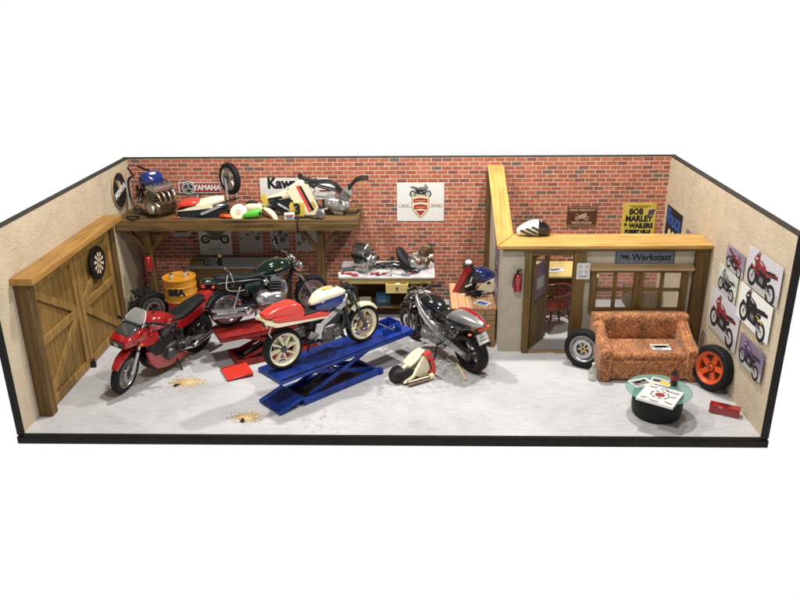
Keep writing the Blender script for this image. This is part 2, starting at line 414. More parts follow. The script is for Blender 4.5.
        for L in range(len(lay) - 1):
            for i in range(n):
                q = (i + 1) % n
                fs.append((L * n + i, L * n + q, (L + 1) * n + q, (L + 1) * n + i))
        return s.add(vs, fs)
    def build(s, name, parent=None, bevel=0, sharp=38):
        me = bpy.data.meshes.new(name)
        me.from_pydata([tuple(v) for v in s.v], [], s.f)
        for mt in s.mats: me.materials.append(MATS[mt])
        me.polygons.foreach_set('material_index', s.fm)
        me.polygons.foreach_set('use_smooth', [True] * len(me.polygons))
        me.update()
        me.set_sharp_from_angle(angle=R(sharp))
        o = bpy.data.objects.new(name, me); COL.objects.link(o)
        if parent: o.parent = parent
        if bevel:
            bv = o.modifiers.new('edge', 'BEVEL'); bv.width = bevel; bv.segments = 2; bv.limit_method = 'ANGLE'; bv.angle_limit = R(40)
        return o

def tag(o, label, cat, group=None, kind=None):
    if label: o['label'] = label
    if cat: o['category'] = cat
    if group: o['group'] = group
    if kind: o['kind'] = kind
    return o
def empty(name, loc=(0, 0, 0), rot=(0, 0, 0), label=None, cat=None, group=None):
    o = bpy.data.objects.new(name, None); o.empty_display_size = 0.1
    COL.objects.link(o); o.location = loc; o.rotation_euler = rot
    return tag(o, label, cat, group)
def place(o, loc, rot=(0, 0, 0)):
    o.location = loc; o.rotation_euler = rot; return o
def lettering(txt, size, loc, rot, mat, parent=None, bold=0.0, depth=0.002, align='CENTER', shear=0.0, sx=1.0, name='lettering'):
    cu = bpy.data.curves.new('txt', 'FONT'); cu.body = txt; cu.size = size; cu.align_x = align; cu.align_y = 'CENTER'
    cu.extrude = depth; cu.offset = bold; cu.shear = shear; cu.resolution_u = 3
    t = bpy.data.objects.new('txt', cu); COL.objects.link(t)
    dg = bpy.context.evaluated_depsgraph_get(); me = bpy.data.meshes.new_from_object(t.evaluated_get(dg))
    bpy.data.objects.remove(t); bpy.data.curves.remove(cu)
    me.materials.clear(); me.materials.append(MATS[mat])
    o = bpy.data.objects.new(name, me); COL.objects.link(o)
    o.location = loc; o.rotation_euler = rot; o.scale = (sx, 1, 1)
    if parent: o.parent = parent
    return o
def copy_tree(o, parent=None):
    c = o.copy(); COL.objects.link(c); c.parent = parent
    for ch in list(o.children): copy_tree(ch, c)
    return c
BACK = (PI / 2, 0, 0); RIGHT = (PI / 2, 0, -PI / 2); LEFT = (PI / 2, 0, PI / 2)
# ------------------------------------------------------------------ setting and large structure
D, H = 5.03, 2.79
f = MB('painted_concrete').box((0, D / 2, -0.02), (10.0, D, 0.04)); tag(f.build('floor'), 'grey painted concrete workshop floor', None, kind='structure')
b = MB('dark_edge').box((0, D / 2 + 0.04, -0.095), (10.2, D + 0.16, 0.108))
tag(b.build('base_board', bevel=0.008), 'flat black base board under the whole workshop', 'board')
# front rim: thin black strip the floor butts against
tag(MB('dark_edge').box((0, -0.020, -0.0195), (9.995, 0.036, 0.041)).build('edge_strip', bevel=0.004), 'long black strip along the front edge of the floor', 'strip')

def wall(name, label, mat, c, d, edge):
    o = MB(mat).box((0, 0, 0), d).build(name); o.location = c; tag(o, label, 'wall')
    e = MB('top_edge').box((0, 0, d[2] / 2 + 0.012), (d[0] + 0.008, d[1], 0.02)).build('top_edge', o)
    if edge: MB('dark_edge').box((0, -d[1] / 2 - 0.011, 0.0), (d[0] + 0.012, 0.02, d[2] + 0.04)).build('front_edge', o)
    return o
bw = wall('brick_wall', 'long red brick back wall with pale mortar joints', 'brick', (0, D + 0.045, H / 2 + 0.004), (10.18, 0.09, H), False)
wall('plaster_wall', 'rough beige plaster wall around the wooden double door', 'plaster', (-5.045, D / 2 + 0.002, H / 2), (0.09, D, H), True)
wall('plaster_wall', 'rough beige plaster wall hung with six motorcycle posters', 'plaster', (5.045, D / 2 + 0.002, H / 2), (0.09, D, H), True)

# ------------------------------------------------------------------ double door on the left wall
dd = empty('double_door', (-5, 0, 0), label='large brown wooden double door with diagonal braces under a sloping lintel', cat='door')
MB('timber_dark').box((0.10, 0.53, 1.0), (0.20, 0.17, 2.0)).build('frame_post', dd, 0.012)
MB('timber_dark').box((0.075, 3.55, 1.0), (0.15, 0.16, 1.998)).build('frame_post', dd, 0.012)
MB('lintel_wood').box((0.155, 2.02, 2.06), (0.31, 3.26, 0.10)).build('lintel', dd, 0.012)
for y0 in (0.62, 2.045):
    y1 = y0 + 1.415; ym = (y0 + y1) / 2
    lf = MB('door_wood')
    for k in range(4):
        w = (y1 - y0) / 4
        lf.box((0.045, y0 + w * (k + 0.5), 0.985), (0.05, w - 0.004, 1.93))
    lf.m('timber_dark').box((0.02, ym, 0.985), (0.02, y1 - y0 - .01, 1.92))
    L = lf.build('door_leaf', dd, 0.004)
    cy = y1 - 0.06 if y0 < 1 else y0 + 0.06     # the braces fan out from the meeting stiles
    oy = y0 + 0.09 if y0 < 1 else y1 - 0.09
    for yy in (y0 + 0.07, y1 - 0.07):
        MB('door_brace').box((0.09, yy, 0.985), (0.04, 0.12, 1.93)).build('stile', L, 0.006)
    for zz in (0.085, 1.87):
        MB('door_brace').box((0.091, ym, zz), (0.042, 1.17, 0.13)).build('rail', L, 0.006)
    MB('door_brace').box((0.0915, ym, 1.02), (0.042, 1.17, 0.13)).build('rail', L, 0.006)
    for z2 in (0.18, 1.78):
        MB('door_brace').bar((0.088, cy, 1.02), (0.088, oy, z2), 0.036, 0.12, up=(0, 0, 1)).build('brace', L, 0.006)
MB('black_metal').box((0.15, 2.03, 0.05), (0.08, 0.05, 0.09)).cyl((0.16, 2.03, 0.09), (0.16, 2.03, 0.15), 0.02).build('floor_bolt', dd, 0.004)

db = empty('dartboard', (-4.875, 2.78, 1.53), LEFT, label='round black and white dartboard hanging on the wooden door', cat='dartboard')
MB('rubber').lathe([(0.0, 0.0), (0.27, 0.0), (0.28, 0.02), (0.27, 0.045), (0.0, 0.045)], n=40).build('board', db)
seg = MB('paper')
for k in range(20):
    a0, a1 = 2 * PI * (k - .5) / 20, 2 * PI * (k + .5) / 20
    seg.m('cream' if k % 2 else 'ink')
    for r0, r1, zz in ((0.03, 0.19, 0.048),):
        seg.add([(r * math.cos(a), r * math.sin(a), zz) for r, a in ((r0, a0), (r1, a0), (r1, a1), (r0, a1))], [(0, 1, 2, 3)])
    seg.m('ink_red' if k % 2 else 'green_paint')
    for r0, r1 in ((0.10, 0.112), (0.178, 0.19)):
        seg.add([(r * math.cos(a), r * math.sin(a), 0.050) for r, a in ((r0, a0), (r1, a0), (r1, a1), (r0, a1))], [(0, 1, 2, 3)])
seg.build('scoring_face', db)
MB('ink_red').lathe([(0.0, 0.052), (0.03, 0.052), (0.03, 0.046)], n=16).build('bullseye', db)

# ------------------------------------------------------------------ office partition
PY0, PY1 = 2.66, 2.84       # front wall of the office
office = empty('office_partition', (0, 0, 0), label='beige office partition with olive wood door frame, window opening and yellow caps', cat='partition')
w = MB('plaster_grey')
def wbox(x0, x1, z0, z1): w.box(((x0 + x1) / 2, (PY0 + PY1) / 2, (z0 + z1) / 2), (x1 - x0, PY1 - PY0, z1 - z0))
wbox(1.74, 2.12, 0.002, 1.78)
wbox(3.04, 3.22, 0.002, 1.78)
wbox(3.22, 4.68, 0.002, 0.72); wbox(3.22, 4.68, 1.50, 1.78); wbox(4.68, 4.80, 0.002, 1.78)
w.build('front_wall', office)
# side wall with rising top
sl = MB('plaster_grey'); sl.plate([(PY1 + .002, 0.002), (D - .003, 0.002), (D - .003, 2.58), (PY1 + .25, 1.80), (PY1 + .002, 1.80)], 1.74, 1.90, 'yz'); sl.build('side_wall', office)
MB('timber_dark').box((1.71, 4.92, 1.26), (0.10, 0.20, 2.5)).build('rear_post', office, 0.008)
# caps
cx_ = MB('cap_wood_x')
yf, yb, zc, th = 2.48, 3.14, 1.90, 0.055
cx_.plate([(1.655, yf), (4.995, yf), (4.995, yb), (1.975, yb)], zc - th, zc, 'xy'); cx_.build('top_cap', office, 0.006)
cy_ = MB('cap_wood_y')
vs = [(1.64, yf, zc + .001), (1.965, yb, zc + .001), (1.965, D - .004, 2.66), (1.675, D - .004, 2.66)]
lo = [(x, y, z - th) for x, y, z in vs]
cy_.add(vs + lo, [(0, 1, 2, 3), (7, 6, 5, 4), (0, 4, 5, 1), (1, 5, 6, 2), (2, 6, 7, 3), (3, 7, 4, 0)]); cy_.build('top_cap', office, 0.006)
MB('timber_dark_x').box((3.37, 2.62, 1.812), (3.22, 0.12, 0.065)).build('beam', office, 0.006)
# door frame
dfm = MB('frame_olive')
dfm.box((2.165, 2.64, 0.90), (0.11, 0.12, 1.76))
dfm.box((2.97, 2.64, 0.90), (0.18, 0.12, 1.76)); dfm.m('frame_olive_x').box((2.55, 2.65, 1.735), (0.66, 0.10, 0.07))
dfm.build('door_frame', office, 0.008)
MB('sill_wood').box((2.55, 2.66, 0.012), (0.65, 0.10, 0.018)).build('threshold', office, 0.004)
MB('timber_dark').box((4.88, 2.62, 0.90), (0.20, 0.14, 1.76)).build('corner_post', office, 0.008)
# window: two casements of four panes
wf = MB('frame_olive'); yw = 2.635
X0, X1, Z0, Z1 = 3.17, 4.70, 0.72, 1.47
wf.m('frame_olive_x').box(((X0 + X1) / 2, yw, Z0 + .04), (X1 - X0, 0.07, 0.08)).box(((X0 + X1) / 2, yw, Z1 - .03), (X1 - X0, 0.07, 0.06))
wf.m('frame_olive')
for xx, ww in ((X0 + .045, .09), (X1 - .045, .09), ((X0 + X1) / 2, .14)): wf.box((xx, yw - .004, (Z0 + Z1) / 2), (ww, 0.075, Z1 - Z0 - .004))
for c0, c1 in ((X0 + .10, (X0 + X1) / 2 - .08), ((X0 + X1) / 2 + .08, X1 - .10)):
    wf.box(((c0 + c1) / 2, yw, (Z0 + Z1) / 2), (0.055, 0.05, Z1 - Z0 - .1)); wf.m('frame_olive_x').box(((c0 + c1) / 2, yw, (Z0 + Z1) / 2 + .02), (c1 - c0, 0.045, 0.05)).m('frame_olive')
W = wf.build('window', office, 0.005)
MB('clear_glass').box(((X0 + X1) / 2, 2.668, (Z0 + Z1) / 2), (X1 - X0 - .12, 0.008, Z1 - Z0 - .1)).build('pane', W)
MB('sill_wood').box((3.95, 2.58, 1.515), (1.62, 0.15, 0.05), (R(14), 0, 0)).build('hood_board', W, 0.006)

od = empty('office_door', (2.24, 2.72, 0.02), (0, 0, R(56)), label='narrow olive door standing open into the office with a glazed upper part', cat='door')
dl = MB('frame_olive').box((0.31, 0, 0.42), (0.62, 0.045, 0.80)).box((0.05, 0, 1.24), (0.10, 0.045, 0.86)).box((0.57, 0, 1.24), (0.10, 0.045, 0.86)).box((0.31, 0, 1.62), (0.46, 0.045, 0.10))
dl.build('door_leaf', od, 0.005)
MB('clear_glass').box((0.31, 0, 1.20), (0.46, 0.01, 0.76)).build('pane', od)
MB('paper_purple').box((0.31, -0.018, 1.15), (0.40, 0.004, 0.62)).m('paper_grey').box((0.31, -0.0215, 1.10), (0.26, 0.003, 0.2)).build('notice', od)  # not a real notice: sheets painted as the purple reflection in the dark glass
MB('brass').cyl((0.55, 0, 0.80), (0.55, 0.07, 0.80), 0.012).cyl((0.55, 0.07, 0.80), (0.45, 0.07, 0.80), 0.010).cyl((0.55, 0, 0.80), (0.55, -0.07, 0.80), 0.012).cyl((0.55, -0.07, 0.80), (0.45, -0.07, 0.80), 0.010).build('handle', od)

# ------------------------------------------------------------------ shelf rack on the back wall
sh = empty('timber_shelf', (0, 0, 0), label='heavy dark timber wall shelf on two braced posts', cat='shelf')
p = MB('shelf_wood')
for k in range(5): p.box((-2.83, 4.12 + 0.205 * k, 1.875), (4.32, 0.198, 0.05))
p.build('shelf_board', sh, 0.006)
MB('shelf_wood').box((-2.83, 4.045, 1.775), (4.34, 0.07, 0.145)).build('front_beam', sh, 0.008)
MB('shelf_wood').box((-0.70, 4.54, 1.775), (0.07, 0.90, 0.144)).build('end_beam', sh, 0.008)
for px in (-4.50, -1.36):
    q = MB('timber_dark').box((px, 4.20, 0.85), (0.13, 0.13, 1.70)).build('post', sh, 0.008)
    for sgn in (-1, 1):
        MB('timber_dark').bar((px + sgn * .05, 4.20, 1.28), (px + sgn * 0.36, 4.20, 1.70), 0.08, 0.09, up=(0, 1, 0)).build('brace', q, 0.006)

# ------------------------------------------------------------------ wheels
def lug_wheel(mb_rim, c, Rw, wid, rimR, style, rim_mat, hub_mat, side=1, n=8, stripe=None):
    """rim, spokes and hub at c, axle along y"""
    m = mb_rim
    hw = wid * 0.42; ri = .030 if style == 'twist' else .042
    m.m(rim_mat).lathe([(rimR, -hw), (rimR + .012, -hw), (rimR + .012, -hw + .012), (rimR - .022, -hw + .03), (rimR - .028, 0), (rimR - .022, hw - .03), (rimR + .012, hw - .012), (rimR + .012, hw), (rimR, hw),
                        (rimR - .006, hw - .012), (rimR - ri, hw - .03), (rimR - ri, -hw + .03), (rimR - .006, -hw + .012)], c, 'y', 44, True)
    if stripe: m.m(stripe).lathe([(rimR + .004, hw + .002), (rimR + .014, hw + .002), (rimR + .014, hw - .008)], c, 'y', 44).lathe([(rimR + .004, -hw - .002), (rimR + .014, -hw - .002), (rimR + .014, -hw + .008)], c, 'y', 44)
    C = Vector(c)
    if style == 'wire':
        m.m('chrome')
        for k in range(36):
            a = 2 * PI * k / 36; s_ = 1 if k % 2 else -1; a2 = a + 0.42 * (1 if (k // 2) % 2 else -1)
            m.tube([C + Vector((0.045 * math.cos(a), s_ * .035, 0.045 * math.sin(a))), C + Vector(((rimR - .03) * math.cos(a2), 0, (rimR - .03) * math.sin(a2)))], 0.0032, 5)
        m.m(hub_mat).lathe([(0, -.05), (.05, -.05), (.055, -.03), (.035, 0), (.055, .03), (.05, .05), (0, .05)], c, 'y', 24)
    else:
        for k in range(n):
            a = 2 * PI * (k + .25) / n
            da = 0.0 if style == 'cast' else (0.22 if k % 2 else -0.22)
            if style == 'twist': da = 0.34
            p0 = C + Vector((0.035 * math.cos(a - da), 0, 0.035 * math.sin(a - da))); p1 = C + Vector(((rimR - .03) * math.cos(a), 0, (rimR - .03) * math.sin(a)))
            wd = {'star': .082, 'twist': .022}.get(style, .030)
            m.m(rim_mat).bar(p0, p1, wid * .42, wd, up=(p1 - p0).cross(Vector((0, 1, 0))))
        if style == 'star': m.m('chair_red').lathe([(.03, hw * .1), (rimR - .04, hw * .1), (rimR - .04, hw * .2), (.03, hw * .2)], c, 'y', 32, True).m('black_metal').lathe([(.05, -hw * .5), (.075, -hw * .5), (.075, hw * .1)], c, 'y', 28)
        m.m(hub_mat).lathe([(0, -hw * .8), (.045, -hw * .8), (.058, -.02), (.058, .02), (.045, hw * .8), (0, hw * .8)], c, 'y', 24)
        m.m('dark_steel').lathe([(0, -hw * .8 - .01), (.022, -hw * .8 - .01), (.022, hw * .8 + .01), (0, hw * .8 + .01)], c, 'y', 14)
    return m
def tyre(parent, c, Rw, wid, rimR):
    h = wid / 2; P = []
    for k in range(13):
        a = -PI * .5 + PI * k / 12
        P.append((rimR + .008 + (Rw - rimR - .008) * max(0.0, math.cos(a)) ** .55, h * math.sin(a) * (1.0 if abs(math.sin(a)) < .98 else .86)))
    P.append((rimR + .004, h * .55)); P.append((rimR + .004, -h * .55))
    m = MB('rubber').lathe(P, c, 'y', 56, True)
    C = Vector(c)
    for k in range(36):            # tread sipes: thin ribs
        a = 2 * PI * k / 36
        for sgn in (-1, 1):
            a2 = a + .07
            p0 = C + Vector((Rw * math.cos(a), sgn * h * .12, Rw * math.sin(a))); r2 = rimR + (Rw - rimR) * .86
            p1 = C + Vector((r2 * math.cos(a2), sgn * h * .8, r2 * math.sin(a2)))
            m.bar(p0, p1, .009, .006)
    return m.build('tyre', parent)
def wheel_part(parent, c, Rw, wid, rimR, style, rim_mat, hub_mat='alloy', n=8, discs=(), disc_mat='alloy', stripe=None):
    o = lug_wheel(MB(rim_mat), c, Rw, wid, rimR, style, rim_mat, hub_mat, n=n, stripe=stripe).build('wheel', parent)
    tyre(o, c, Rw, wid, rimR)
    for (dy, dr) in discs:
        q = (c[0], c[1] + dy, c[2])
        m = MB(disc_mat).lathe([(dr * .68, -.004), (dr, -.004), (dr, .004), (dr * .68, .004)], q, 'y', 36, True)
        m.m('black_metal')
        for k in range(5):
            a = 2 * PI * k / 5; m.bar((q[0] + .03 * math.cos(a), q[1], q[2] + .03 * math.sin(a)), (q[0] + dr * .72 * math.cos(a), q[1], q[2] + dr * .72 * math.sin(a)), .006, .02)
        m.build('brake_disc', o)
    return o
def loose_wheel(label, loc, rot, Rw, wid, rimR, style, rim_mat, hub, n=6, disc=True, group=None, stripe=None):
    root = empty('loose_wheel', loc, rot, label, 'wheel', group)
    rm = lug_wheel(MB(rim_mat), (0, 0, 0), Rw, wid, rimR, style, rim_mat, hub, n=n, stripe=stripe).build('rim', root)
    tyre(root, (0, 0, 0), Rw, wid, rimR)
    if disc:
        m = MB('alloy').lathe([(rimR * .5, -.004), (rimR * .74, -.004), (rimR * .74, .004), (rimR * .5, .004)], (0, -wid * .42, 0), 'y', 36, True); m.build('brake_disc', root)
    return root

# ------------------------------------------------------------------ engine block (local frame: x forward, z up, origin at the crank)
def engine_mesh(mb, o=(0, 0, 0), lean=18, wide=0.24, fins=True, cases='cast_alloy', cyls='dark_steel', cover='alloy', carbs=True, k=1.0):
    base = mb.xf.copy(); mb.xf = base @ Matrix.Translation(o) @ Matrix.Scale(k, 4)
    W = wide
    mb.m(cases).loft([(-.27, -.01, W * .55, .07, 3.5), (-.2, -.01, W * .75, .11, 3.5), (-.05, -.02, W * .9, .135, 3.5), (.12, -.02, W * .85, .12, 3.5), (.2, -.02, W * .7, .07, 3)], 24)
    mb.m(cases).box((-.02, 0, -.16), (.22, W * 1.1, .07)).box((-.16, 0, .10), (.16, W * 1.2, .08))
    for s_ in (-1, 1):
        mb.m(cover).lathe([(0, .035), (.06, .035), (.075, .022), (.082, 0)], (.07, s_ * W * .86, -.03), 'y', 26, rot=(0, 0, 0) if s_ > 0 else (0, 0, PI))
        mb.m(cover).lathe([(0, .028), (.045, .028), (.055, .015), (.06, 0)], (-.12, s_ * W * .76, -.0), 'y', 22, rot=(0, 0, 0) if s_ > 0 else (0, 0, PI))
        mb.m('dark_steel')
        for q in range(7):
            a = 2 * PI * q / 7
            mb.cyl((.07 + .07 * math.cos(a), s_ * (W * .86), -.03 + .07 * math.sin(a)), (.07 + .07 * math.cos(a), s_ * (W * .86 + .022), -.03 + .07 * math.sin(a)), .008, n=6)
    mt = mb.xf.copy()
    mb.xf = mt @ Matrix.Translation((.03, 0, .08)) @ Matrix.Rotation(R(lean), 4, 'Y')
    mb.m(cyls).box((0, 0, .10), (.15, W * 1.28, .22))
    if fins:
        for z in range(8): mb.m(cyls if z % 2 else cover).box((0, 0, .025 + z * .024), (.19, W * 1.5, .009))
    mb.m(cover).box((0, 0, .225), (.17, W * 1.5, .05)).box((0, 0, .262), (.13, W * 1.3, .03))
    for q in range(4):
        yq = (q - 1.5) * W * .36
        mb.m('dark_steel').cyl((0, yq, .27), (0, yq, .292), .018, n=10)
        mb.m('black_plastic').tube([(0, yq, .29), (-.02, yq, .32), (-.08, yq, .30)], .007, 6, curve=3)
        if carbs:
            mb.m(cases).cyl((-.09, yq, .17), (-.20, yq, .19), .026, n=12).m(cover).cyl((-.14, yq, .12), (-.14, yq, .245), .024, n=12)
            mb.m('rubber').cyl((-.19, yq, .19), (-.24, yq, .195), .030, n=12)
    mb.xf = base
    return mb
def headers(mb, mat='chrome', n=4, W=0.24, start=(.13, .0, .27), low=-.14, back=-.35, r=.017, o=(0, 0, 0), gather=0.05, yoff=0):
    ox, oy, oz = o
    mb.m(mat)
    for q in range(n):
        y = (q - (n - 1) / 2) * W * .36; y2 = (q - (n - 1) / 2) * gather + yoff
        mb.tube([(ox + start[0], oy + y, oz + start[2]), (ox + start[0] + .10, oy + y, oz + start[2] - .04), (ox + start[0] + .13, oy + y * .9, oz + .08), (ox + .16, oy + y * .8 + y2 * .2, oz + low + .02),
                 (ox - .0, oy + y2, oz + low - .03), (ox + back, oy + y2, oz + low - .03)], r, 9, curve=5)
    return mb
# ------------------------------------------------------------------ motorcycles (local frame: x forward, y left, z up, ground at 0)
AX_R, AX_F, HUB = -0.72, 0.70, 0.305
def fork(root, top=(0.43, 0.90), axle=(AX_F, HUB), leg='alloy', low='alloy', w=.10, off=.0, mount=.0, gaiters=False, rc='dark_steel'):
    m = MB(leg)
    t = Vector((top[0], 0, top[1])); a = Vector((axle[0], 0, axle[1])); d = (a - t)
    for s_ in (-1, 1):
        y = Vector((0, s_ * w, 0))
        m.m(leg).cyl(t + y - d * .05, t + d * .58 + y, .021, n=14)
        m.m(low).cyl(t + d * .52 + y, a + y + Vector((-.012, 0, 0)), .030, .027, n=14)
        m.m(low).ball(a + y, .033, 10)
        m.m('black_metal').cyl(t + d * .50 + y, t + d * .54 + y, .034, n=14)
        # caliper
        m.m(rc).box(a + Vector((-.085, s_ * w * .82, .05)), (.07, .045, .12), (0, R(20), 0))
    m.m('dark_steel').box(t, (.075, w * 2 + .07, .03), (0, R(24), 0)).box(t + d * .22, (.08, w * 2 + .07, .035), (0, R(24), 0))
    m.m('black_metal').cyl(t - d * .03, t + d * .25, .032)
    m.m('rubber').tube([t + Vector((.02, .05, 0)), t + d * .3 + Vector((.06, .09, 0)), a + Vector((-.05, .09, .12))], .006, 6, curve=5)
    m.m('rubber').tube([t + Vector((.02, -.05, 0)), t + d * .3 + Vector((.06, -.09, 0)), a + Vector((-.05, -.09, .12))], .006, 6, curve=5)
    return m.build('fork', root)
def bars(root, c=(0.40, 0.93), half=.34, rise=.03, back=.12, mat='black_metal', clip=False, mirrors=False, lever=True, grip='rubber'):
    x, z = c; m = MB(mat)
    for s_ in (-1, 1):
        if clip: P = [(x + .02, s_ * .10, z - .02), (x + .0, s_ * .16, z - .02), (x - back, s_ * half, z - .05)]
        else: P = [(x, 0, z), (x, s_ * .08, z + .005), (x + .0, s_ * .16, z + rise), (x - back * .5, s_ * half * .75, z + rise), (x - back, s_ * half, z + rise - .01)]
        m.m(mat).tube(P, .012, 8, curve=4)
        e = Vector(P[-1]); d = (Vector(P[-2]) - e).normalized()
        m.m(grip).cyl(e, e + d * .13, .019, n=12).m('dark_steel').box(e + d * .16, (.05, .045, .045))
        m.m('alloy').tube([e + d * .15 + Vector((.05, 0, 0)), e + d * .02 + Vector((.075, 0, -.01))], .007, 6)
        m.m('rubber').tube([e + d * .15 + Vector((.05, 0, 0)), (x + .14, s_ * .14, z + .04), (x + .08, s_ * .07, z - .15)], .006, 6, curve=4)
    o = m.build('handlebar', root)
    return o
def gauges(root, c, mat='black_plastic'):
    x, z = c; m = MB(mat)
    for s_ in (-1, 1):
        m.m(mat).lathe([(0, 0), (.045, 0), (.05, .02), (.05, .05), (.044, .055), (.0, .05)], (x, s_ * .058, z), 'z', 22, rot=(0, R(-32), 0))
        m.m('paper_grey').lathe([(0, .056), (.038, .056), (.038, .052)], (x, s_ * .058, z), 'z', 20, rot=(0, R(-32), 0))
    return m.build('gauges', root)
def swingarm(root, mat='alloy', y=.11, w=.035, h=.06, piv=(-.22, .40), shock='alloy', twin=False, chain=True):
    m = MB(mat)
    for s_ in (-1, 1):
        m.m(mat).bar((piv[0], s_ * y, piv[1]), (AX_R - .03, s_ * (y + .01), HUB), w, h).m('dark_steel').cyl((AX_R, s_ * (y - .03), HUB), (AX_R, s_ * (y + .035), HUB), .02, n=12)
        if twin:
            m.m('chrome').cyl((AX_R + .06, s_ * (y + .05), HUB + .03), (AX_R + .20, s_ * (y + .05), .70), .014, n=10)
            for k in range(9): 
                t = .25 + k * .065; c = Vector((AX_R + .06, s_ * (y + .05), HUB + .03)).lerp(Vector((AX_R + .20, s_ * (y + .05), .70)), t)
                m.lathe([(.022, -.005), (.030, 0), (.022, .005)], c, 'z', 14, rot=(0, R(20), 0))
    m.m(mat).cyl((piv[0], -y - .02, piv[1]), (piv[0], y + .02, piv[1]), .035).box((piv[0] - .12, 0, piv[1] - .02), (.08, y * 2, .05))
    if chain:
        m.m('black_metal').bar((piv[0] + .02, y - .035, piv[1] + .03), (AX_R, y - .035, HUB + .09), .014, .016).bar((piv[0] + .02, y - .035, piv[1] - .03), (AX_R, y - .035, HUB - .09), .014, .016)
        m.m('dark_steel').lathe([(.06, -.004), (.095, -.004), (.095, .004), (.06, .004)], (AX_R, y - .035, HUB), 'y', 30, True)
    return m.build('swingarm', root)
def mudguard(root, mat, c=(AX_F, HUB), Rg=.335, a0=25, a1=125, w=.065, name='front_mudguard', stays=True):
    m = MB(mat); n = 14; vs = []; fs = []; prof = [(-1.0, -.035), (-.8, -.008), (0, .008), (.8, -.008), (1.0, -.035)]
    for lay in (0, .006):
        for i in range(n + 1):
            a = R(a0 + (a1 - a0) * i / n)
            tp = 1 - .35 * abs(i / n - .5) ** 2 * 4
            for (py, pr) in prof:
                r = Rg + pr + lay; vs.append((c[0] + r * math.cos(a), py * w * tp, c[1] + r * math.sin(a)))
    k = len(prof); off = (n + 1) * k
    for i in range(n):
        for j in range(k - 1):
            a = i * k + j; fs.append((a, a + 1, a + k + 1, a + k)); fs.append((a + off, a + k + off, a + k + 1 + off, a + 1 + off))
    for i in range(n):
        for j in (0, k - 1): a = i * k + j; fs.append((a, a + k, a + k + off, a + off))
    for j in range(k - 1):
        for i in (0, n): a = i * k + j; fs.append((a, a + 1, a + 1 + off, a + off))
    m.add(vs, fs)
    return m.build(name, root)
def lamp(root, c, r, name='headlight', shell='chrome', d=(1, 0, 0)):
    m = MB(shell); x, y, z = c
    m.lathe([(0, -.09), (r * .6, -.075), (r * .95, -.02), (r, 0), (r * .96, .012)], c, 'x', 26)
    m.m('paper').lathe([(0, .018), (r * .6, .014), (r * .95, .004)], c, 'x', 26)
    return m.build(name, root)
def plate_no(root, c, rot, w=.17, h=.13, mat='paper'):
    o = MB(mat).box((0, 0, 0), (w, .006, h)).m('ink_grey').box((0, -.004, .022), (w * .6, .003, .014)).box((0, -.004, -.02), (w * .7, .003, .018)).box((-w * .46, -.004, 0), (.006, .003, h * .9)).box((w * .46, -.004, 0), (.006, .003, h * .9)).build('number_plate', root)
    o.location = c; o.rotation_euler = rot; return o
def clutter(mb, n, box0, box1, mats, seed, r=(.005, .012)):
    rnd = random.Random(seed)
    for k in range(n):
        p = [Vector([rnd.uniform(a, b_) for a, b_ in zip(box0, box1)]) for _ in range(3)]
        mb.m(rnd.choice(mats)).tube([p[0], p[0].lerp(p[1], .5) + Vector((0, 0, .02)), p[1].lerp(p[2], .3)], rnd.uniform(*r), 6, curve=3)
    return mb
def bolts(mb, n, box0, box1, mats, seed, s=(.02, .05)):
    rnd = random.Random(seed)
    for k in range(n):
        c = [rnd.uniform(a, b_) for a, b_ in zip(box0, box1)]; q = rnd.uniform(*s)
        mb.m(rnd.choice(mats))
        if rnd.random() < .5: mb.box(c, (q, q * rnd.uniform(.6, 1.4), q * .8), (0, rnd.uniform(0, 1), rnd.uniform(0, 1)))
        else: mb.cyl(c, (c[0] + rnd.uniform(-.3, .3) * q, c[1] + q * .8, c[2]), q * .5, n=10)
    return mb
def steer(root, names, ang, head=(.43, .90), axle=(.70, .305)):
    p = Vector((head[0], 0, head[1])); ax = (p - Vector((axle[0], 0, axle[1]))).normalized()
    M = Matrix.Translation(p) @ Matrix.Rotation(R(ang), 4, ax) @ Matrix.Translation(-p)
    for ch in root.children:
        if ch in names: ch.matrix_local = M
def footpegs(root, x, z, y, plate=True, mat='alloy', tube=False):
    for s_ in (-1, 1):
        m = MB(mat)
        if plate: m.box((x, s_ * y, z + .05), (.14, .02, .11), (0, R(30), 0))
        m.m('rubber').cyl((x - .02, s_ * (y - .005), z), (x - .02, s_ * (y + .095), z), .014)
        m.m('dark_steel').tube([(x + .10, s_ * (y + .02), z + .05), (x - .02, s_ * (y + .02), z), (x - .10, s_ * (y + .02), z - .01)], .007, 6)
        m.build('footpeg', root)
def mirrors(root, p0, p1, r=(.015, .05, .035), mat='black_plastic', amber=()):
    for s_ in (-1, 1):
        MB(mat).tube([(p0[0], s_ * p0[1], p0[2]), (p1[0], s_ * p1[1], p1[2])], .007, 6).ball((p1[0], s_ * (p1[1] + .02), p1[2] + .02), r, 12).build('mirror', root)
        for (x, y, z) in amber:
            MB('black_metal').cyl((x, s_ * (y - .05), z), (x, s_ * y, z), .008, n=8).m('orange').ball((x, s_ * y, z), (.028, .026, .024), 10).build('indicator', root)
def stand_root(name, loc, heading, lean, label, cat='motorcycle', pitch=0):
    o = empty(name, loc, (0, 0, 0), label, cat)
    o.rotation_euler = (Matrix.Rotation(R(heading), 3, 'Z') @ Matrix.Rotation(R(-pitch), 3, 'Y') @ Matrix.Rotation(R(-lean), 3, 'X')).to_euler()
    return o

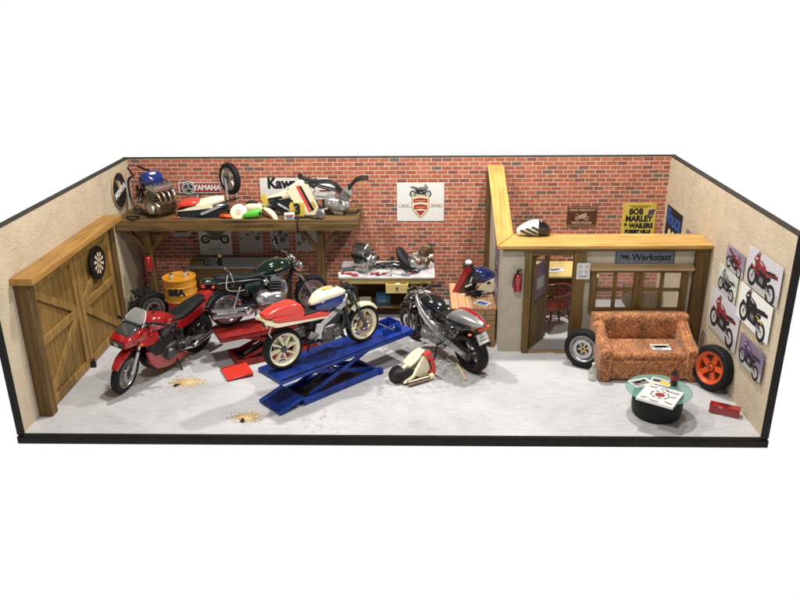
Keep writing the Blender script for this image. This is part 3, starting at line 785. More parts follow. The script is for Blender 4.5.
# ---- red faired sport tourer by the double door
def red_bike():
    r = stand_root('motorcycle', (-3.68, 1.93, 0.0), -116, 6, 'red faired sports motorcycle with clear windscreen parked near the wooden door')
    wheel_part(r, (AX_R, 0, HUB), .300, .14, .205, 'cast', 'black_metal', n=6, discs=((-.07, .11),))
    fw_ = wheel_part(r, (AX_F, 0, HUB - .01), .295, .115, .205, 'cast', 'alloy', n=6, discs=((.065, .13), (-.065, .13)))
    fk_ = fork(r, leg='chrome', low='alloy'); md_ = mudguard(r, 'red_paint', a0=32, a1=112, w=.066)
    steer(r, (fw_, fk_, md_), 16)
    swingarm(r, 'alloy')
    e = engine_mesh(MB(), (-.02, 0, .40), lean=20, cases='black_metal', cyls='black_metal', cover='dark_steel', fins=False); bolts(e, 34, (-.40, -.19, .28), (.26, .19, .66), ['black_metal', 'black_plastic', 'dark_steel', 'alloy'], 4); e.m('black_metal').box((0, 0, .62), (.5, .26, .2))
    clutter(e, 24, (-.4, -.16, .35), (.3, .16, .75), ['rubber', 'black_metal', 'dark_steel'], 3); e.build('engine', r)
    fr = MB('black_metal').tube([(.40, 0, .86), (.2, .12, .80), (-.2, .14, .62), (-.25, .12, .36)], .022, 8, curve=4).tube([(.40, 0, .86), (.2, -.12, .80), (-.2, -.14, .62), (-.25, -.12, .36)], .022, 8, curve=4)
    for s_ in (-1, 1): fr.tube([(-.2, s_ * .12, .62), (-.5, s_ * .10, .72), (-.88, s_ * .08, .76)], .016, 8).tube([(.38, s_ * .04, .78), (.28, s_ * .12, .5), (.15, s_ * .13, .2), (-.2, s_ * .12, .2)], .016, 8, curve=4)
    fr.build('frame', r)
    MB('red_paint').loft([(.36, .80, .07, .05, 2.6), (.28, .83, .14, .11, 2.6), (.12, .845, .165, .125, 2.8), (-.05, .81, .13, .10, 2.8), (-.16, .78, .09, .06, 2.6)], 28).m('black_plastic').lathe([(0, .0), (.03, 0), (.032, -.02)], (.14, 0, .972), 'z', 20).build('fuel_tank', r)
    MB('seat_vinyl').loft([(-.10, .765, .08, .03, 3), (-.22, .765, .125, .04, 3), (-.40, .775, .14, .05, 3), (-.62, .82, .125, .055, 3), (-.80, .85, .09, .05, 3), (-.86, .86, .05, .03, 3)], 24).build('seat', r)
    t = MB('red_paint')
    for s_ in (-1, 1):
        t.plate([(-.08, .76), (-.3, .74), (-.62, .80), (-.98, .88), (-1.0, .80), (-.7, .68), (-.35, .60), (-.12, .62)], s_ * .10, s_ * .145, 'xz', .12)
    t.loft([(-.78, .83, .13, .05, 3), (-.95, .86, .10, .045, 3), (-1.03, .87, .06, .03, 3)], 20).m('bright_red').box((-1.03, 0, .84), (.02, .14, .05)).m('black_plastic').box((-.95, 0, .62), (.02, .12, .22), (0, R(-20), 0)); t.build('tail_cowl', r)
    fa = MB('red_paint')
    # nose cowl: boxy, with headlight, then side panels and belly
    fa.loft([(.32, .80, .15, .07, 3.2), (.45, .82, .19, .10, 3.2), (.60, .81, .19, .105, 3.5), (.72, .785, .17, .085, 3.8), (.80, .765, .145, .055, 3.8)], 28)
    for s_ in (-1, 1):
        fa.plate([(.56, .80), (.60, .72), (.50, .64), (.36, .62), (.22, .68), (.24, .76)], s_ * .14, s_ * .188, 'xz', .10)
        fa.m('black_plastic').plate([(.40, .64), (.42, .54), (.30, .42), (.16, .40), (.10, .50), (.18, .64)], s_ * .15, s_ * .185, 'xz', .08).m('red_paint')
        fa.plate([(.44, .52), (.40, .34), (.28, .20), (.10, .15), (-.24, .15), (-.34, .20), (-.22, .26), (-.02, .27), (.12, .33), (.24, .46), (.34, .56)], s_ * .12, s_ * .165, 'xz', .05)
        fa.m('ink').bar((.70, s_ * .178, .79), (.30, s_ * .19, .75), .004, .012).m('red_paint')
    fa.m('black_plastic').loft([(-.28, .17, .09, .03, 3), (-.1, .165, .12, .035, 3), (.18, .18, .12, .05, 3), (.32, .26, .10, .07, 3), (.38, .34, .06, .05, 3)], 16); F = fa.build('fairing', r)
    MB('dark_lens').box((.808, 0, .755), (.03, .21, .07), (0, R(8), 0)).m('paper_grey').box((.8235, 0, .757), (.002, .07, .05), (0, R(8), 0)).build('headlight', F)
    MB('dark_lens').loft([(.50, .925, .12, .02, 2.4), (.56, .925, .15, .035, 2.4), (.64, .905, .155, .035, 2.6), (.72, .865, .12, .02, 3)], 24).build('instrument_cover', F)
    ws = MB('smoke_screen'); ws.loft([(.36, 1.10, .085, .012, 2.2), (.40, 1.06, .13, .016, 2.2), (.46, 1.0, .16, .016, 2.3), (.50, .955, .17, .012, 2.4)], 24)
    for s_ in (-1, 1): ws.m('paper').tube([(.36, s_ * .085, 1.10), (.40, s_ * .13, 1.06), (.46, s_ * .16, 1.0), (.52, s_ * .172, .93)], .006, 6)
    ws.build('windscreen', F)
    MB('black_plastic').box((.50, 0, .93), (.14, .26, .04), (0, R(-20), 0)).build('dash', F, .01)
    gauges(r, (.40, .885)); bars(r, (.38, .93), .33, .01, .13)
    mirrors(r, (.50, .17, .88), (.50, .23, .94), (.012, .045, .028), amber=((.60, .225, .73),))
    ex = headers(MB('chrome'), 'chrome', o=(-.02, 0, .40), r=.018)
    for s_ in (-1, 1):
        ex.m('chrome').tube([(-.35, s_ * .06, .22), (-.45, s_ * .13, .24), (-.55, s_ * .165, .27), (-1.04, s_ * .175, .37)], [.022, .028, .042, .040], 14, curve=3).m('black_metal').cyl((-1.04, s_ * .175, .37), (-1.05, s_ * .175, .372), .034)
    ex.build('exhaust', r)
    footpegs(r, -.32, .33, .18)
    MB('black_metal').tube([(-.1, .13, .26), (-.12, .24, .035)], .013, 8).build('side_stand', r)
    plate_no(r, (-1.0, 0, .64), (R(-15), 0, R(-90)))
    r.scale = (1.12, 1.12, 1.12)
    return r
red_bike()

# ---- dark green classic on the red lift
LIFT_R_Z = .57
def green_bike():
    r = stand_root('motorcycle', (-2.05, 2.76, LIFT_R_Z), 28.7, 0, 'dark green classic motorcycle with long black seat and chrome silencers on the red lift')
    wheel_part(r, (AX_R, 0, HUB), .305, .115, .232, 'wire', 'chrome')
    wheel_part(r, (AX_F + .03, 0, HUB), .300, .095, .238, 'wire', 'chrome', discs=((-.06, .14),))
    fork(r, top=(.42, .88), axle=(AX_F + .03, HUB), leg='chrome', low='alloy'); mudguard(r, 'black_gloss', c=(AX_F + .03, HUB), Rg=.325, a0=45, a1=150, w=.05)
    mudguard(r, 'black_gloss', c=(AX_R, HUB), Rg=.345, a0=30, a1=165, w=.07, name='rear_mudguard')
    swingarm(r, 'black_metal', twin=True, h=.045)
    e = engine_mesh(MB(), (.0, 0, .42), lean=8, wide=.25, cyls='black_metal', cover='alloy', cases='alloy'); clutter(e, 14, (-.4, -.14, .35), (.2, .14, .7), ['rubber', 'black_metal', 'dark_steel'], 5); e.build('engine', r)
    fr = MB('black_metal')
    for s_ in (-1, 1):
        fr.tube([(.42, 0, .80), (.33, s_ * .10, .5), (.22, s_ * .13, .22), (-.2, s_ * .13, .22), (-.3, s_ * .13, .5), (-.28, s_ * .10, .72)], .017, 8, curve=4).tube([(.42, 0, .82), (.1, s_ * .06, .78), (-.3, s_ * .10, .74), (-.85, s_ * .10, .74)], .017, 8, curve=4)
    fr.build('frame', r)
    ft = MB('green_paint').loft([(.40, .865, .06, .05, 2.4), (.33, .87, .135, .115, 2.4), (.17, .875, .18, .15, 2.5), (-.02, .86, .17, .135, 2.6), (-.16, .83, .13, .09, 2.6), (-.22, .82, .08, .05, 2.6)], 30)
    ft.m('chrome').lathe([(0, .02), (.028, .018), (.035, 0)], (.16, 0, 1.022), 'z', 20); FT = ft.build('fuel_tank', r)
    for s_ in (-1, 1): MB('ink_gold').box((.12, s_ * .183, .88), (.13, .004, .014), (0, R(-6), 0)).build('tank_badge', FT)
    MB('seat_vinyl').loft([(-.14, .80, .09, .03, 3.2), (-.20, .80, .13, .045, 3.2), (-.40, .795, .14, .048, 3.2), (-.55, .815, .14, .055, 3.2), (-.78, .84, .13, .055, 3.2), (-.88, .84, .09, .045, 3)], 26).m('chrome').bar((-.18, .145, .765), (-.86, .135, .80), .008, .012).bar((-.18, -.145, .765), (-.86, -.135, .80), .008, .012).build('seat', r)
    MB('green_paint').loft([(-.78, .80, .11, .035, 3), (-.92, .81, .11, .05, 3), (-1.06, .83, .085, .035, 3), (-1.10, .835, .05, .015, 3)], 24).m('bright_red').box((-1.08, 0, .765), (.05, .12, .06)).build('tail_cowl', r)
    sc_ = MB('green_paint')
    for s_ in (-1, 1): sc_.plate([(-.16, .74), (-.44, .72), (-.42, .56), (-.22, .54)], s_ * .125, s_ * .165, 'xz', .15)
    sc_.build('side_cover', r)
    MB('chrome').tube([(-.62, -.13, .80), (-.66, -.15, .95), (-.70, 0, .98), (-.66, .15, .95), (-.62, .13, .80)], .011, 8, curve=4).tube([(-.70, -.15, .92), (-.74, -.165, .70), (-.60, -.17, .64), (-.45, -.16, .63)], .012, 8, curve=4).build('grab_rail', r)
    lamp(r, (.55, 0, .83), .085); gauges(r, (.44, .95), 'chrome'); bars(r, (.38, .95), .38, .09, .14, 'chrome')
    mirrors(r, (.30, .30, 1.03), (.26, .36, 1.14), (.012, .045, .035), 'chrome', amber=((.48, .16, .80), (-.95, .16, .76)))
    ex = headers(MB('chrome'), 'chrome', o=(.0, 0, .42), r=.019, gather=.09)
    for s_ in (-1, 1):
        for q in (0, 1):
            y = s_ * (.15 + .045 * q); z = .225 + .075 * (1 - q)
            ex.m('chrome').tube([(-.30, s_ * .10, .24), (-.40, y, z), (-.50, y + s_ * .01, z + .01), (-1.02, y + s_ * .02, z + .05 + .03 * (1 - q))], [.02, .022, .036, .036], 14, curve=3).m('black_metal').cyl((-1.02, y + s_ * .02, z + .05 + .03 * (1 - q)), (-1.028, y + s_ * .02, z + .05 + .03 * (1 - q)), .027)
    ex.build('exhaust', r)
    footpegs(r, -.05, .27, .17, False); footpegs(r, -.42, .32, .16, False)
    MB('black_metal').tube([(-.2, .13, .24), (-.22, .17, .01)], .014, 8).tube([(-.2, -.13, .24), (-.22, -.17, .01)], .014, 8).build('centre_stand', r)
    return r
green_bike()

# ---- white, red and blue racer on the blue lift
LIFT_B_Z = .565
def racer():
    r = stand_root('motorcycle', (-.985, 1.375, LIFT_B_Z), 41, 0, 'red, cream and blue race motorcycle with cream wheels on the blue scissor lift')
    wheel_part(r, (AX_R, 0, HUB), .308, .165, .240, 'twist', 'cream', 'dark_steel', n=8, discs=((.06, .10),))
    wheel_part(r, (AX_F, 0, HUB - .005), .298, .118, .235, 'cast', 'cream', 'dark_steel', n=6, discs=((.068, .155), (-.068, .155)), disc_mat='burnt_steel')
    fork(r, leg='dark_steel', low='dark_steel', rc='burnt_steel'); mudguard(r, 'cream', a0=35, a1=125, w=.07)
    # single-sided swingarm on the left
    MB('cast_alloy').bar((-.2, .07, .42), (-.45, .12, .40), .07, .12).bar((-.42, .12, .40), (AX_R, .12, HUB), .06, .11).cyl((AX_R, .05, HUB), (AX_R, .15, HUB), .07).cyl((-.2, -.12, .42), (-.2, .12, .42), .045).build('swingarm', r)
    e = engine_mesh(MB(), (.02, 0, .42), lean=30, wide=.22, cases='dark_steel', cyls='black_metal', cover='dark_steel', fins=False)
    clutter(e, 46, (-.42, -.15, .28), (.36, .15, .72), ['rubber', 'black_metal', 'black_plastic', 'dark_steel'], 11, (.006, .016)); bolts(e, 40, (-.40, -.17, .26), (.34, .15, .66), ['black_metal', 'black_plastic', 'dark_steel', 'cast_alloy'], 12)
    e.m('black_metal').box((.32, 0, .52), (.05, .34, .34), (0, R(-14), 0)).box((-.05, 0, .60), (.5, .2, .2)); e.build('engine', r)
    fr = MB('alloy')
    for s_ in (-1, 1):
        fr.bar((.42, s_ * .045, .85), (.28, s_ * .135, .78), .04, .085).bar((.29, s_ * .135, .79), (-.18, s_ * .15, .53), .04, .085).bar((-.16, s_ * .148, .58), (-.22, s_ * .135, .36), .045, .12)
        fr.m('black_metal').bar((-.12, s_ * .11, .60), (-.50, s_ * .09, .72), .022, .03).bar((-.2, s_ * .11, .48), (-.6, s_ * .09, .70), .02, .02).m('alloy')
    fr.cyl((.36, 0, .92), (.46, 0, .70), .045).build('frame', r, .006)
    ft = MB('deep_blue').loft([(.34, .84, .07, .06, 3), (.27, .84, .145, .10, 3.2), (.10, .83, .168, .11, 3.4), (-.06, .82, .15, .10, 3.4), (-.18, .79, .10, .07, 3)], 30)
    FT = ft.build('fuel_tank', r)
    MB('cream').loft([(.355, .925, .055, .018, 2.4), (.30, .945, .13, .05, 2.5), (.12, .955, .16, .075, 2.5), (-.06, .935, .140, .065, 2.5), (-.17, .89, .09, .045, 2.4), (-.22, .86, .05, .02, 2.4)], 30).m('ink_gold').plate([(.10, -.06), (.18, -.02), (.13, .04), (.04, .05), (-.02, -.02)], .985, 1.034, 'xy').m('dark_steel').lathe([(0, .012), (.03, .012), (.034, 0)], (.2, 0, 1.018), 'z', 18).build('tank_top', FT)
    MB('seat_vinyl').loft([(-.12, .765, .08, .022, 3), (-.2, .76, .125, .03, 3.2), (-.36, .765, .13, .032, 3.2), (-.46, .79, .12, .04, 3)], 24).build('seat', r)
    t = MB('bright_red')
    t.loft([(-.40, .80, .135, .04, 4), (-.45, .86, .145, .095, 4.5), (-.58, .885, .145, .105, 5), (-.80, .89, .125, .08, 5), (-.95, .885, .10, .045, 4.5), (-1.0, .88, .08, .025, 4)], 32, smooth=2)
    for s_ in (-1, 1):
        t.m('bright_red').plate([(.06, .70), (-.12, .755), (-.42, .76), (-.46, .83), (-.9, .85), (-.86, .78), (-.45, .715), (-.02, .66)], s_ * .12, s_ * .155, 'xz', .06)
        t.m('cream').plate([(.0, .668), (-.45, .715), (-.86, .775), (-1.02, .85), (-1.04, .80), (-.88, .715), (-.45, .675), (-.02, .635)], s_ * .115, s_ * .153, 'xz', .06)
    t.m('cream').box((-.95, 0, .81), (.16, .20, .03), (0, R(18), 0)); T = t.build('tail_cowl', r)
    MB('burnt_steel').box((-.98, 0, .74), (.03, .12, .07)).m('bright_red').ball((-1.0, 0, .71), (.02, .03, .02), 10).m('alloy').tube([(-.9, -.06, .74), (-.96, -.07, .62), (-.92, -.06, .55)], .012, 6).build('tail_light', T)
    bars(r, (.40, .92), .30, 0, .10, 'black_metal', clip=True)
    gg = MB('black_plastic').box((.50, 0, .90), (.12, .20, .09), (0, R(-20), 0)).box((.56, 0, .82), (.06, .14, .12)).lathe([(0, .0), (.05, 0), (.052, .04), (.0, .045)], (.47, .05, .95), 'z', 22, rot=(0, R(-30), 0)).lathe([(0, .0), (.04, 0), (.042, .04), (.0, .045)], (.47, -.06, .95), 'z', 22, rot=(0, R(-30), 0))
    clutter(gg, 16, (.36, -.12, .80), (.58, .12, .98), ['rubber', 'black_plastic', 'cast_alloy'], 21); gg.build('gauges', r)
    headers(MB('dark_steel'), 'dark_steel', o=(.02, 0, .42), r=.016, low=-.12).build('exhaust', r)
    footpegs(r, -.30, .38, .165, True, 'cast_alloy')
    MB('black_metal').tube([(-.15, .12, .30), (-.17, .22, .01)], .013, 8).build('side_stand', r)
    return r
racer()

# ---- bare silver streetfighter
def naked():
    r = stand_root('motorcycle', (.80, 2.60, 0.0), 127, 8, 'silver, black and red motorcycle stripped of its fairing with alloy frame and licence plate')
    wheel_part(r, (AX_R, 0, HUB + .005), .315, .19, .232, 'cast', 'black_metal', n=3, discs=((-.07, .11),), stripe='ink_red')
    wheel_part(r, (AX_F, 0, HUB - .005), .298, .12, .230, 'cast', 'black_metal', n=3, discs=((.068, .15), (-.068, .15)), stripe='ink_red')
    fork(r, leg='burnt_steel', low='dark_steel', rc='cast_alloy'); mudguard(r, 'black_gloss', a0=40, a1=115, w=.07)
    s = swingarm(r, 'polished', h=.075, y=.125)
    e = engine_mesh(MB(), (.02, 0, .42), lean=24, wide=.25, fins=False, cases='alloy', cyls='cast_alloy', cover='cast_alloy'); clutter(e, 30, (-.4, -.17, .26), (.34, .17, .74), ['rubber', 'black_metal', 'cast_alloy', 'alloy'], 31); bolts(e, 36, (-.38, -.19, .26), (.32, .19, .68), ['black_metal', 'cast_alloy', 'alloy', 'dark_steel'], 32)
    e.m('black_metal').box((.33, 0, .48), (.05, .36, .34), (0, R(-14), 0)); e.build('engine', r)
    fr = MB('polished')
    for s_ in (-1, 1):
        fr.loft([(-.24, .50, .034, .12, 3, s_ * .165), (-.12, .57, .034, .085, 3, s_ * .19), (.10, .71, .032, .075, 3, s_ * .185), (.28, .81, .032, .075, 3, s_ * .135), (.42, .87, .034, .07, 3, s_ * .055)], 14)
        fr.box((-.24, s_ * .15, .38), (.10, .05, .24), (0, R(12), 0)).m('dark_steel').bar((-.14, s_ * .11, .60), (-.75, s_ * .09, .78), .022, .03).m('polished')
    fr.cyl((.37, 0, .93), (.46, 0, .70), .045).build('frame', r)
    MB('black_gloss').loft([(.33, .80, .07, .05, 2.6), (.26, .83, .13, .10, 2.6), (.12, .84, .155, .115, 2.6), (-.03, .82, .135, .10, 2.6), (-.14, .79, .09, .07, 2.6), (-.18, .77, .06, .04, 2.6)], 28).m('dark_steel').lathe([(0, .012), (.032, .012), (.036, 0)], (.12, 0, .958), 'z', 18).m('cast_alloy').tube([(.25, .0, .925), (.1, .05, .965), (-.05, .09, .92)], .007, 6, curve=3).build('fuel_tank', r)
    MB('seat_vinyl').loft([(-.12, .755, .08, .03, 3), (-.22, .755, .13, .045, 3.2), (-.40, .775, .15, .055, 3.2), (-.48, .80, .14, .055, 3)], 24).build('seat', r)
    t = MB('silver_paint').loft([(-.40, .80, .14, .06, 2.8), (-.50, .83, .165, .095, 2.8), (-.66, .85, .165, .105, 2.8), (-.84, .86, .135, .085, 2.7), (-.98, .86, .095, .055, 2.6), (-1.06, .86, .05, .025, 2.5)], 30)
    T = t.build('tail_cowl', r)
    rs = MB('red_paint')
    rs.loft([(-.50, .905, .045, .030, 3, -.055), (-.66, .93, .045, .034, 3, -.058), (-.84, .918, .042, .036, 3, -.045), (-1.0, .88, .032, .03, 3, -.03), (-1.07, .865, .02, .02, 3, -.02)], 16)
    rs.m('black_gloss').loft([(-.42, .77, .02, .05, 2.8, .15), (-.55, .79, .02, .055, 2.8, .165), (-.75, .80, .02, .045, 2.8, .155), (-.9, .81, .02, .03, 2.8, .12)], 14); rs.build('paint_stripe', T)
    MB('bright_red').box((-1.03, .0, .80), (.05, .14, .04)).build('tail_light', T)
    for s_ in (-1, 1): MB('black_metal').cyl((-.93, s_ * .08, .74), (-.95, s_ * .17, .74), .008, n=8).m('orange').ball((-.95, s_ * .17, .74), (.03, .03, .016), 10).build('indicator', r)
    MB('black_plastic').box((-.93, 0, .70), (.03, .14, .16), (0, R(-25), 0)).build('plate_hanger', r)
    plate_no(r, (-1.02, 0, .64), (R(-22), 0, R(-90)), .19, .15)
    bars(r, (.38, .93), .33, .02, .10, 'dark_steel', clip=False)
    gg = MB('cast_alloy').box((.50, 0, .86), (.10, .20, .08), (0, R(-20), 0)); clutter(gg, 22, (.34, -.18, .78), (.60, .18, 1.02), ['rubber', 'burnt_steel', 'alloy', 'cast_alloy'], 41, (.006, .014)); bolts(gg, 16, (.38, -.18, .82), (.58, .16, 1.0), ['chrome', 'black_plastic', 'alloy'], 42); gg.build('gauges', r)
    headers(MB('burnt_steel'), 'burnt_steel', o=(.02, 0, .42), r=.018, low=-.12).tube([(-.33, 0, .27), (-.45, -.12, .28), (-.55, -.18, .33), (-.98, -.21, .44)], [.025, .03, .052, .048], 14, curve=3).build('exhaust', r)
    footpegs(r, -.30, .39, .19)
    MB('black_metal').tube([(-.12, .14, .28), (-.14, .27, .035)], .013, 8).build('side_stand', r)
    r.scale = (1.09, 1.09, 1.09)
    return r
naked()
# ------------------------------------------------------------------ scissor lifts
def scissor_lift(label, c, heading, z, mat, bx=(-.91, .55), by=0.0, w=.56, x0=-1.30, x1=1.28, ramp=True, chock=True, group='motorcycle scissor lifts'):
    r = empty('scissor_lift', (c[0], c[1], 0), (0, 0, R(heading)), label, 'lift', group)
    h = w / 2
    m = MB(mat).box(((x0 + x1) / 2, 0, z - .02), (x1 - x0, w, .03))
    for s_ in (-1, 1): m.box(((x0 + x1) / 2, s_ * (h - .012), z - .048), (x1 - x0 + .002, .024, .082))
    m.box((x0 + .012, 0, z - .055), (.022, w - .05, .05)).box((x1 - .012, 0, z - .055), (.022, w - .05, .05))
    m.m('dark_steel')
    for k in range(7): m.box((x0 + .25 + k * (x1 - x0 - .5) / 6, 0, z - .002), (.012, w * .75, .006))
    dk = m.build('platform', r, .005)
    b = MB(mat)
    for s_ in (-1, 1): b.box(((bx[0] + bx[1]) / 2, by + s_ * (h - .03), .055), (bx[1] - bx[0], .05, .095))
    b.box((bx[1] - .03, by, .05), (.06, w - .1, .08)).box((bx[0] + .03, by, .05), (.06, w - .1, .08)).box((bx[1] + .02, by - h + .03, .05), (.07, .09, .10))
    b.m('dark_steel').box(((bx[0] + bx[1]) / 2, by, .02), (bx[1] - bx[0] - .12, w - .14, .02)); b.build('base', r, .005)
    if ramp: 
        q = MB(mat).bar((bx[0] - .005, by, .125), (bx[0] - .42, by, .022), w, .02, up=(0, 0, 1))
        for s_ in (-1, 1): q.bar((bx[0] - .005, by + s_ * (h - .01), .135), (bx[0] - .42, by + s_ * (h - .01), .032), .02, .03)
        q.build('ramp', r, .004)
    for s_ in (-1, 1):
        y = by + s_ * (h - .09)
        MB(mat).bar((bx[0] + .15, y, .09), (bx[1] - .12, y, z - .09), .022, .07, up=(0, 0, 1)).build('scissor_arm', r, .004)
        MB(mat).bar((bx[0] + .15, y - s_ * .03, z - .09), (bx[1] - .12, y - s_ * .03, .09), .022, .07, up=(0, 0, 1)).build('scissor_arm', r, .004)
    MB('dark_steel').cyl(((bx[0] + bx[1]) / 2 + .015, by - h + .05, z / 2), ((bx[0] + bx[1]) / 2 + .015, by + h - .05, z / 2), .018).cyl((bx[0] + .2, by, .08), ((bx[0] + bx[1]) / 2, by, z / 2 + .05), .03).cyl((bx[0] + .35, by, .15), ((bx[0] + bx[1]) / 2, by, z / 2 + .05), .018).build('jack', r)
    if chock:
        q = MB(mat)
        for s_ in (-1, 1): q.box((x1 - .36, s_ * .14, z + .06), (.34, .03, .13)).box((x1 - .22, s_ * .17, z + .04), (.05, .06, .09))
        q.box((x1 - .18, 0, z + .07), (.03, .30, .15)).m('alloy').cyl((x1 - .42, -.24, z + .10), (x1 - .42, .24, z + .10), .012).cyl((x1 - .42, -.24, z + .10), (x1 - .42, -.27, z + .16), .012); q.build('wheel_clamp', r, .004)
    return r
scissor_lift('blue scissor lift carrying the race motorcycle with its ramp on the floor', (-.78, 1.61), 44, LIFT_B_Z, 'lift_blue')
scissor_lift('red scissor lift under the dark green motorcycle', (-1.98, 2.62), 29, LIFT_R_Z, 'lift_red', bx=(-.75, .6), x0=-.98, x1=1.15, ramp=False, chock=False)
rp = empty('ramp_plate', (-2.47, 1.82, 0.0), (0, 0, R(28)), 'loose bright red ramp plate lying flat on the floor', 'ramp')
MB('bright_red').box((0, 0, .045), (.42, .46, .022), (0, R(-4), 0)).build('plate', rp, .004)
q = MB('lift_red')
for s_ in (-1, 1): q.box((0, s_ * .21, .022), (.40, .018, .036))
q.build('side_rail', rp, .003)

# ------------------------------------------------------------------ loose wheels
loose_wheel('black tyre on a silver spoked rim leaning left of the orange sofa', (3.04, 2.12, .315), (R(-8), 0, R(-30)), .315, .17, .205, 'cast', 'alloy', 'brass', n=6, group='loose wheels leaning around the workshop')
loose_wheel('wide black tyre on an orange five spoke rim leaning right of the sofa', (4.80, 1.38, .345), (R(-10), R(12), R(-64)), .345, .19, .24, 'star', 'orange', 'orange', n=5, disc=False, group='loose wheels leaning around the workshop')
loose_wheel('black wheel with pale hub ring leaning beside the drums', (-4.42, 3.78, .31), (R(-10), R(30), R(32)), .31, .15, .20, 'cast', 'alloy', 'black_metal', n=3, group='loose wheels leaning around the workshop')
# front wheel with its fork legs standing on the shelf
fw = empty('fork_with_wheel', (-2.98, 4.50, 1.90), (0, 0, R(-42)), 'front wheel standing upside down in its chrome fork on the shelf', 'wheel')
w_ = wheel_part(fw, (0, 0, .64), .285, .115, .195, 'cast', 'alloy', 'alloy', n=5, discs=((-.065, .12),))
MB('chrome').cyl((.04, -.095, .01), (.0, -.095, .42), .018).m('alloy').cyl((.02, -.095, .26), (0, -.095, .66), .026).m('chrome').cyl((.04, .095, .01), (.0, .095, .42), .018).m('alloy').cyl((.02, .095, .26), (0, .095, .66), .026).m('black_metal').box((.03, 0, .08), (.05, .26, .03)).box((.02, 0, .26), (.05, .24, .03)).build('fork', fw)

# ------------------------------------------------------------------ sofa
so = empty('sofa', (3.93, 2.04, 0), (0, 0, 0), 'orange and brown speckled fabric two seat sofa under the office window', 'sofa')
W = 1.52; dp = .92
MB('sofa_fabric').box((0, -.06, .185), (W - .34, dp - .14, .33)).build('seat_base', so, .04)
MB('sofa_fabric').box((0, -.12, .385), (W - .40, dp - .30, .13)).build('seat_cushion', so, .05)
bk = MB('sofa_fabric')
bk.loft([(-W / 2 + .02, .42, .12, .38, 5, .33), (-W / 2 + .08, .42, .14, .40, 5, .33), (0, .425, .14, .405, 5, .33), (W / 2 - .08, .42, .14, .40, 5, .33), (W / 2 - .02, .42, .12, .38, 5, .33)], 36, smooth=4).build('backrest', so)
for s_ in (-1, 1):
    ar = MB('sofa_fabric')
    x = s_ * (W / 2 - .10)
    ar.loft([(-dp / 2 - .02, .26, .085, .25, 5, x), (-dp / 2 + .03, .27, .10, .265, 4.5, x), (-.1, .30, .10, .295, 4.5, x), (.18, .37, .10, .36, 4.5, x), (.34, .41, .10, .40, 4.5, x)], 30, axis='y', smooth=4)
    ar.build('armrest', so)

# ------------------------------------------------------------------ coffee table
ct = empty('coffee_table', (3.78, .62, 0), (0, 0, 0), 'round glass coffee table on a matt black drum base', 'table')
MB('drum_black').lathe([(0, .004), (.30, .004), (.33, .03), (.345, .12), (.345, .26), (.33, .34), (.30, .37), (.0, .37)], n=48).build('drum_base', ct)
MB('table_glass').lathe([(0, .372), (.44, .372), (.452, .382), (.44, .392), (0, .392)], n=64).build('glass_top', ct)
def magazine(label, loc, rz, w, d, t, base, art, tilt=0):
    o = MB(base).box((0, 0, t / 2), (w, d, t)).build('magazine'); place(o, loc, (tilt, 0, R(rz))); tag(o, label, 'magazine', 'magazines lying about')
    m = MB('ink')
    rnd = random.Random(label)
    for (mt, x, y, a, b_) in art: m.m(mt).box((x * w, y * d, t + .0012), (a * w, b_ * d, .0024))
    if m.v: m.build('cover_print', o)
    return o
mg = magazine('large white magazine with red emblem lying open on the glass table', (3.72, .37, .393), -34, .50, .50, .035, 'paper', [])
m = MB('ink_red').lathe([(0, .0355), (.065, .0355), (.065, .037), (0, .037)], n=24).m('ink')
for (x, y, w_, a_) in ((-.15, .19, .12, .1), (-.17, -.17, .10, .3), (.16, -.16, .12, -.2), (-.02, -.20, .14, 0), (.17, .03, .08, .5)): m.box((x, y, .0362), (w_, .012, .002), (0, 0, a_)).box((x + .01, y - .024, .0362), (w_ * .7, .009, .002), (0, 0, a_))
for k in range(9):
    a = 2 * PI * k / 9; m.box((.12 * math.cos(a), .10 * math.sin(a), .0365), (.05, .018, .003), (0, 0, a + PI / 2))
m.build('cover_print', mg)
lettering('Classic', .10, (.08, .17, .037), (0, 0, R(-8)), 'ink', mg, shear=.3, depth=.001)
magazine('black and white magazine under the red emblem magazine', (3.58, .78, .393), 20, .30, .22, .012, 'paper', [('ink_grey', -.05, .05, .8, .6), ('ink', -.15, .1, .35, .2), ('paper_grey', .2, .2, .25, .15), ('ink_gold', .35, -.38, .25, .12), ('ink', -.25, -.38, .4, .06)])
magazine('yellow cornered magazine beside the cola bottle', (3.86, .80, .393), -30, .28, .20, .014, 'paper', [('poster_yellow', .22, -.1, .45, .6), ('ink_grey', -.22, .08, .4, .5), ('ink', -.22, .02, .25, .15), ('ink', .2, .36, .5, .06)])
magazine('magazine with dark motorcycle photo lying on the sofa seat', (4.15, 1.84, .452), 0, .28, .20, .014, 'paper', [('ink_grey', 0, .08, .9, .45), ('ink', 0, .05, .6, .3), ('ink', -.2, -.36, .4, .1)], 0)
cb = empty('cola_bottle', (4.02, .74, .393), (0, 0, 0), 'dark cola bottle with red label on the glass table', 'bottle')
MB('cola').lathe([(0, 0), (.05, 0), (.056, .02), (.05, .08), (.056, .13), (.050, .17), (.022, .23), (.018, .27), (0, .27)], n=24).build('bottle_body', cb)
MB('ink_red').lathe([(.0535, .085), (.0575, .10), (.0575, .135), (.0545, .15)], n=24).build('bottle_label', cb)
MB('ink_red').lathe([(0, .285), (.02, .285), (.021, .265), (.0, .265)], n=16).build('cap', cb)
gb = empty('water_bottle', (3.10, 1.66, 0), (0, 0, 0), 'clear bottle with white label on the floor by the sofa', 'bottle')
MB('bottle_glass').lathe([(0, 0.002), (.062, 0.002), (.068, .02), (.068, .13), (.04, .19), (.02, .22), (.02, .25), (0, .25)], n=24).build('bottle_body', gb)
